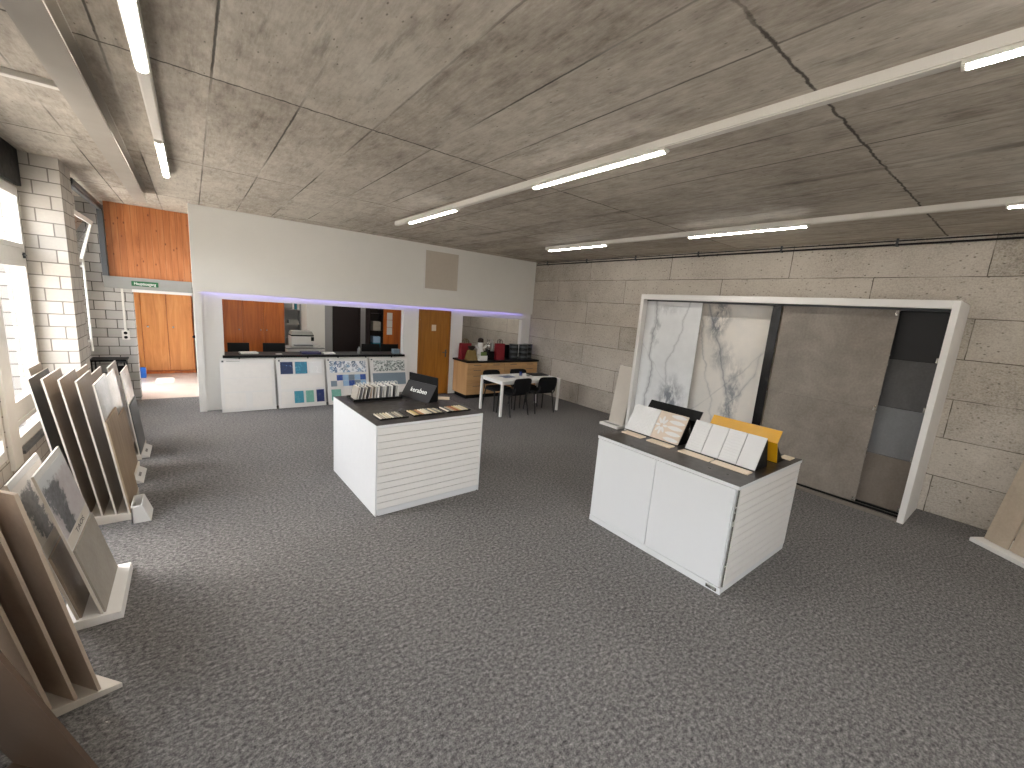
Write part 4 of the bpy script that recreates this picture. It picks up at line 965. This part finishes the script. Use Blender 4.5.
swatch_stack(7.02, 8.42, .125, 3, 'black banded drum at the right end of sideboard')
tag(MB().box(-.03, .13, -.015, .015, 0, .34).box(-.10, -.03, -.015, .015, .12, .36).build('tablet_stand', 'black', loc=(6.40, 8.56, zk), bevel=.004), 'flat black panel standing behind the narrow drum', 'panel')

# ------------------------------------------------------------------ pattern display boards under the counter
BW, BH = .83, .93; bl = math.atan2(.22, .93)
def pattern_board(x, label, name='display_board'):
    t = thing(name, label, 'display board', (x, 8.515, .004), 0, 'display boards leaning under the counter')
    up = Vector((0, math.sin(bl), math.cos(bl))); n3 = Vector((0, -math.cos(bl), math.sin(bl)))
    MB().obox((0,0,0), (BW,0,0), up*BH, -n3*.02).build('panel', 'paper', t)
    def tile(a, b, c, d, m, th=.007, nm='tile'):
        MB().obox(up*c+Vector((a,0,0)), ((b-a),0,0), up*(d-c), n3*th).build(nm, m, t)
    MB().obox(up*(BH-.05)+Vector((.03,0,0)), (.03,0,0), up*.03, n3*.003).build('logo_mark', 'darksteel', t)
    return t, tile
wt = plain('off_white_tile', (222, 218, 212), .35)
t, tile = pattern_board(.325, 'all-white tile display board, leftmost under the counter')
MB().obox(Vector((.10,0,0))+Vector((0, math.sin(bl), math.cos(bl)))*(BH-.035), (.2,0,0), Vector((0,math.sin(bl),math.cos(bl)))*.008, Vector((0,-math.cos(bl),math.sin(bl)))*.002).build('caption', 'darkletter', t)
tile(.05, .78, .60, .86, wt); tile(.05, .78, .36, .59, wt); tile(.05, .36, .06, .33, wt); tile(.46, .77, .06, .33, wt)
t, tile = pattern_board(1.195, 'display board with blue and teal tiles, second from left')
tile(.06, .27, .64, .87, 'blueprint'); tile(.31, .52, .64, .87, 'tealprint'); tile(.56, .78, .64, .87, 'paleprint')
tile(.05, .79, .36, .60, wt); tile(.05, .24, .07, .30, wt); tile(.27, .43, .08, .31, 'teal'); tile(.47, .61, .08, .31, 'sea'); tile(.66, .80, .08, .32, 'navy')
t, tile = pattern_board(2.065, 'display board with blue floral band and checker mosaic, third from left')
tile(.06, .78, .64, .87, 'floral')
ck = ['skyblue', 'royal', 'skyblue', 'teal', 'skyblue', 'royal', 'teal', 'skyblue', 'royal', 'navy', 'teal', 'skyblue']
ck = ['paper', 'royal', 'skyblue', 'greytile', 'skyblue', 'royal', 'greytile', 'paper', 'skyblue', 'royal', 'greytile', 'skyblue']
for i in range(6):
    for j in range(2): tile(.07+i*.117, .07+(i+1)*.117-.004, .36+j*.117, .36+(j+1)*.117-.004, ck[i+6*(1-j)])
for i, m in enumerate(('sea', wt, 'sea')): tile(.07+i*.24, .07+i*.24+.18, .08, .30, m)
t, tile = pattern_board(2.935, 'display board with grey leaf band over blue-grey panel, rightmost')
tile(.08, .77, .64, .87, 'leafprint'); tile(.05, .78, .34, .60, 'greytile'); tile(.05, .78, .06, .30, wt)

# service counter and back office
cn = thing('service_counter', 'long black service counter top in the office hatch', 'counter', (HL, YW, HB))
MB().box(-.03, HR-HL+.03, -.06, -.001, -.012, .03).box(.001, HR-HL-.001, -.001, .5, .001, .03).build('worktop', 'black', cn, bevel=.003)
for k in range(6): MB().box(.2+k*.56, .22+k*.56, -.05, -.03, -.035, -.012).build('clip', 'blacksteel', cn)
OY = 12.0
struct(MB().box(.12, 5.15, OY, OY+.1, 0, ZC).build('wall_office_back', 'greywall'))
struct(MB().box(5.05, 5.15, YW+.13, OY, 0, ZC).build('wall_office_right', 'greywall'))
struct(MB().box(2.19, 2.60, 11.05, OY, 0, ZC).build('wall_office_pier', 'wallwhite'))
wc = thing('office_wardrobe', 'brown wooden three-door cupboard in the back office', 'cupboard', (.16, 11.5, 0))
MB().box(0, 1.62, .02, .49, 0, 2.3).build('body', 'offwood', wc)
for i, (a, b) in enumerate(((0, .34), (.345, .74), (.745, 1.17), (1.175, 1.62))):
    d = MB().box(a+.003, b-.003, 0, .02, .06, 2.28).build('door', 'offwood', wc, bevel=.002)
    kx = b-.06 if i in (1, 2) else a+.06
    MB().tube([(kx, 0, 1.22), (kx, -.025, 1.22)], .016, 10).build('knob', 'chrome', d)
sh = thing('wall_shelf', 'grey open shelf unit beside the brown office cupboard', 'shelf', (1.80, 11.65, 0))
MB().box(0, .02, 0, .34, 0, 2.2).box(.36, .38, 0, .34, 0, 2.2).box(.02, .36, .32, .34, 0, 2.2).build('carcass', 'greywall', sh)
for z in (.6, 1.0, 1.36, 1.72): MB().box(.02, .36, .02, .32, z, z+.02).build('shelf_board', 'steelgrey', sh)
for i, (x, m) in enumerate(((1.99, 'paper'), (2.05, 'teal'), (2.11, 'paper'))):
    tag(box(0, .045, 0, .2, 0, .27).build('binder', m, loc=(x, 11.70, 1.74)), '%s binder from left on the upper grey office shelf' % ORD[i], 'binder', 'binders on the office shelf')
tag(box(0, .22, 0, .16, 0, .1).build('storage_box', 'steelgrey', loc=(1.9, 11.68, 1.38), bevel=.004), 'small grey box on the grey office shelf', 'box')
pc = thing('printer_cabinet', 'low white cabinet under the office printer', 'cabinet', (1.62, 10.2, 0))
MB().box(0, .75, .02, .5, 0, .92).build('body', 'white', pc)
MB().box(.004, .373, 0, .02, .05, .915).build('door', 'white', pc); MB().box(.377, .746, 0, .02, .05, .915).build('door', 'white', pc)
MB().box(-.02, .77, -.02, .52, .92, .945).build('worktop', 'steelgrey', pc)
pr = thing('printer', 'white office printer with dark lid in the office hatch', 'printer', (1.72, 10.28, .945))
MB().box(0, .46, 0, .38, 0, .25).build('body', 'paper', pr, bevel=.01)
MB().box(.0, .46, .0, .38, .25, .28).build('dark_band', 'black', pr)
MB().hexa([(-.0,.0,.28), (.46,.0,.28), (.46,.38,.28), (-.0,.38,.28), (.03,.04,.36), (.43,.04,.36), (.43,.36,.36), (.03,.36,.36)]).build('scanner_lid', 'steelgrey', pr)
MB().box(.04, .42, -.10, 0, .05, .065).build('paper_tray', 'darksteel', pr)
MB().box(.40, .46, -.02, 0, .15, .24).build('control_panel', 'black', pr)
dd_ = struct(MB().box(3.06, 3.72, OY-.03, OY, 0, 2.05).build('door_2', 'darkwood', bevel=.003))
MB().box(3.02, 3.06, OY-.04, OY, 0, 2.09).box(3.72, 3.76, OY-.04, OY, 0, 2.09).box(3.06, 3.72, OY-.04, OY, 2.05, 2.09).build('door_frame', 'darkwood', dd_)
bs = thing('bookcase', 'dark open bookcase of papers beside wooden office cupboard', 'bookcase', (3.70, 11.0, 0))
MB().box(0, .02, 0, .35, 0, 2.3).box(.34, .36, 0, .35, 0, 2.3).box(.02, .34, .33, .35, 0, 2.3).build('carcass', 'darkwood', bs)
for z in (.1, .85, 1.3, 1.75, 2.26): MB().box(.02, .34, .0, .33, z, z+.02).build('shelf_board', 'darkwood', bs)
for i, (z, m, h, lb) in enumerate(((1.32, 'greyboard', .24, 'grey magazine file on the upper dark bookcase shelf'), (.87, 'teal', .12, 'teal folder low on the dark bookcase shelf'), (1.04, 'skyblue', .17, 'pale blue folder in the dark bookcase'))):
    tag(box(0, .2, 0, .22, 0, h).build('folder', m, loc=(3.80, 11.03, z if i != 2 else .87+.12)), lb, 'folder')
oc = thing('office_cupboard', 'brown wooden cupboard with notices behind the right office monitors', 'cupboard', (4.07, 11.0, 0))
MB().box(0, .96, .02, .5, 0, 2.4).build('body', 'offwood', oc)
MB().box(.003, .477, 0, .02, .05, 2.38).build('door', 'offwood', oc, bevel=.002); MB().box(.483, .957, 0, .02, .05, 2.38).build('door', 'offwood', oc, bevel=.002)
for k, z in enumerate((1.62, 1.42, 1.22)):
    tag(box(0, .15, 0, .002, 0, .19).build('notice_sheet', 'paper', loc=(4.16, 10.997, z)), 'white notice sheet on office cupboard, %s of three' % ('uppermost', 'middle', 'lowest')[k], 'notice', 'notices on the office cupboard')
dk = thing('office_desk', 'dark office desk behind the service counter', 'desk', (.5, 9.45, 0))
MB().box(0, 3.3, 0, .7, .71, .74).build('desktop', 'black', dk, bevel=.003)
for x in (.05, 1.6, 3.2):
    for y in (.05, .6): MB().box(x, x+.05, y, y+.05, 0, .71).build('leg', 'blacksteel', dk)
mo = None
def monitor(x, w, label, rz=0.0):
    t = thing('monitor', label, 'monitor', (x, 9.65, .74), rz, 'black monitors on the office desk')
    MB().box(-.1, .1, -.08, .1, 0, .012).build('foot', 'black', t, bevel=.003)
    MB().box(-.02, .02, .0, .03, .012, .2).build('stem', 'black', t)
    MB().box(-w/2, w/2, -.03, 0, .10, .37).build('screen', 'black', t, bevel=.006)
    MB().box(-w/2+.015, w/2-.015, .0, .004, .115, .355).build('display', 'blackgloss', t)
monitor(.68, .36, 'black monitor back at the left end of the office hatch')
monitor(1.29, .40, 'black monitor back before the three-door cupboard')
monitor(3.27, .42, 'black monitor back left of pair at right of hatch')
monitor(3.72, .42, 'black monitor back right of pair at right of hatch')
zc_ = HB+.03
tag(box(0, .28, 0, .2, 0, .025).build('paper_stack', 'paper', loc=(.66, 8.9, zc_), rz=.1), 'stack of pale papers at the left of the black counter', 'papers')
tag(box(0, .10, 0, .06, 0, .012).build('card_stack', 'paper', loc=(1.22, 8.82, zc_), rz=.2), 'small white card stack on black counter before the cupboard', 'papers')
tag(box(0, .34, 0, .22, 0, .04).build('brochure_pile', plain('navy_leaflets', (44, 46, 92), .5, var=.3, scale=60), loc=(1.66, 8.83, zc_)), 'pile of navy leaflets on the counter before the printer', 'brochures')
tag(box(0, .22, 0, .2, 0, .02).build('paper_tray', 'paper', loc=(2.06, 8.83, zc_)), 'pale paper sheets right of the navy leaflets', 'papers')
tag(MB().lathe([(0, 0), (.028, 0), (.03, .1), (.012, .13), (.012, .15), (0, .15)], n=14).build('bottle', 'steelgrey', loc=(2.77, 8.9, zc_), smooth=True), 'small grey bottle on the counter before the dark door', 'bottle')
tag(box(0, .16, 0, .1, 0, .1).build('desk_box', 'greytile', loc=(3.50, 8.85, zc_), bevel=.004), 'small grey box at the right end of the black counter', 'box')

# unseen lamps added to brighten the back office and the room behind the alcove
lamp(1.6, 9.6, T+'added unseen above the office desk'); lamp(3.6, 9.6, T+'added unseen above the office cupboards')
lamp(5.9, 9.2, T+'added unseen in the room behind the alcove'); lamp(6.9, 9.3, T+'added unseen to brighten the panel wall behind the alcove')
lamp(1.2, 10.4, T+'added unseen before the three-door office cupboard'); lamp(3.2, 10.6, T+'added unseen before the dark office door')

# ------------------------------------------------------------------ outdoors
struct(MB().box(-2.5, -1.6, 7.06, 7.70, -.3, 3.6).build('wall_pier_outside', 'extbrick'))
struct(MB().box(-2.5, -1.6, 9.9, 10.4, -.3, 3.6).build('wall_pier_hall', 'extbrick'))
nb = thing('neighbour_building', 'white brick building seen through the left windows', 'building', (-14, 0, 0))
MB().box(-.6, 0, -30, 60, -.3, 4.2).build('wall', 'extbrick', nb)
MB().box(-.7, .06, -30, 60, 4.2, 4.35).build('roof_edge', 'steelgrey', nb)
struct(MB().box(-40, -1.75, -40, 60, -.35, -.3).build('ground', 'asphalt'))

w = bpy.data.worlds.new('sky'); S.world = w; w.use_nodes = True
nt = w.node_tree; bg = nt.nodes['Background']
sky = nt.nodes.new('ShaderNodeTexSky'); sky.sky_type = 'NISHITA'; sky.sun_disc = False; sky.sun_elevation = math.radians(48); sky.sun_rotation = math.radians(-60)
mxs = nt.nodes.new('ShaderNodeMix'); mxs.data_type = 'RGBA'; mxs.blend_type = 'MULTIPLY'; mxs.inputs[0].default_value = 1
hs = nt.nodes.new('ShaderNodeHueSaturation'); hs.inputs['Saturation'].default_value = .30
nt.links.new(sky.outputs[0], hs.inputs['Color']); nt.links.new(hs.outputs[0], mxs.inputs[6]); mxs.inputs[7].default_value = (1, .975, .94, 1)
nt.links.new(mxs.outputs[2], bg.inputs[0]); bg.inputs[1].default_value = 1.1
sd = bpy.data.lights.new('sun', 'SUN'); sd.energy = 8.0; sd.angle = .01; sd.color = (1, .95, .88)
so_ = bpy.data.objects.new('sun', sd); COL.objects.link(so_)
so_.rotation_euler = Vector((-.06, .20, -.97)).to_track_quat('-Z', 'Y').to_euler()
so_.location = (0, -14, 9)
for i, (a, b) in enumerate(ops):
    z0, z1 = ((WZ0, WZ1), (WZ0, WZ1), (WZ0, WZ1), (1.1, WZ1), (.05, 2.5))[i]
    ld = bpy.data.lights.new('sky_portal', 'AREA'); ld.shape = 'RECTANGLE'; ld.size = b-a; ld.size_y = z1-z0
    ld.cycles.is_portal = True
    lo = bpy.data.objects.new('sky_portal', ld); COL.objects.link(lo)
    lo.matrix_world = Matrix.Translation((-1.72, (a+b)/2, (z0+z1)/2)) @ Matrix(((0, 0, -1), (1, 0, 0), (0, 1, 0))).to_4x4()

ld = bpy.data.lights.new('sky_portal', 'AREA'); ld.shape = 'RECTANGLE'; ld.size = SX1-SX0; ld.size_y = SY1-SY0
ld.cycles.is_portal = True
lo = bpy.data.objects.new('sky_portal', ld); COL.objects.link(lo); lo.location = ((SX0+SX1)/2, (SY0+SY1)/2, ZC+.19)
ld = bpy.data.lights.new('sky_portal', 'AREA'); ld.shape = 'RECTANGLE'; ld.size = FX1-FX0; ld.size_y = FZ1-FZ0
ld.cycles.is_portal = True
lo = bpy.data.objects.new('sky_portal', ld); COL.objects.link(lo)
lo.matrix_world = Matrix.Translation(((FX0+FX1)/2, YF-.19, (FZ0+FZ1)/2)) @ Matrix(((-1, 0, 0), (0, 0, -1), (0, -1, 0))).to_4x4()
# ------------------------------------------------------------------ camera
cd = bpy.data.cameras.new('camera'); cam = bpy.data.objects.new('camera', cd); COL.objects.link(cam)
Rw = ((0.793597, -0.60386, 0.074548), (-0.04965, -0.186384, -0.981222), (0.606415, 0.774993, -0.177896))
R = Matrix(Rw)                       # rows: image right, image down, forward (world axes)
cam.matrix_world = Matrix.Translation((0, 0, 2.15)) @ (R.transposed() @ Matrix(((1,0,0),(0,-1,0),(0,0,-1)))).to_4x4()
cd.sensor_width = 36; cd.lens = 412.089/1024*36; cd.clip_start = .02
S.camera = cam
S.view_settings.view_transform = 'Standard'; S.view_settings.look = 'None'
S.view_settings.gamma = 1; S.view_settings.use_curve_mapping = False
S.view_settings.exposure = 1.52
S.cycles.max_bounces = 10; S.cycles.diffuse_bounces = 6; S.cycles.transparent_max_bounces = 12
S.cycles.sample_clamp_indirect = 6
S.cycles.use_denoising = True
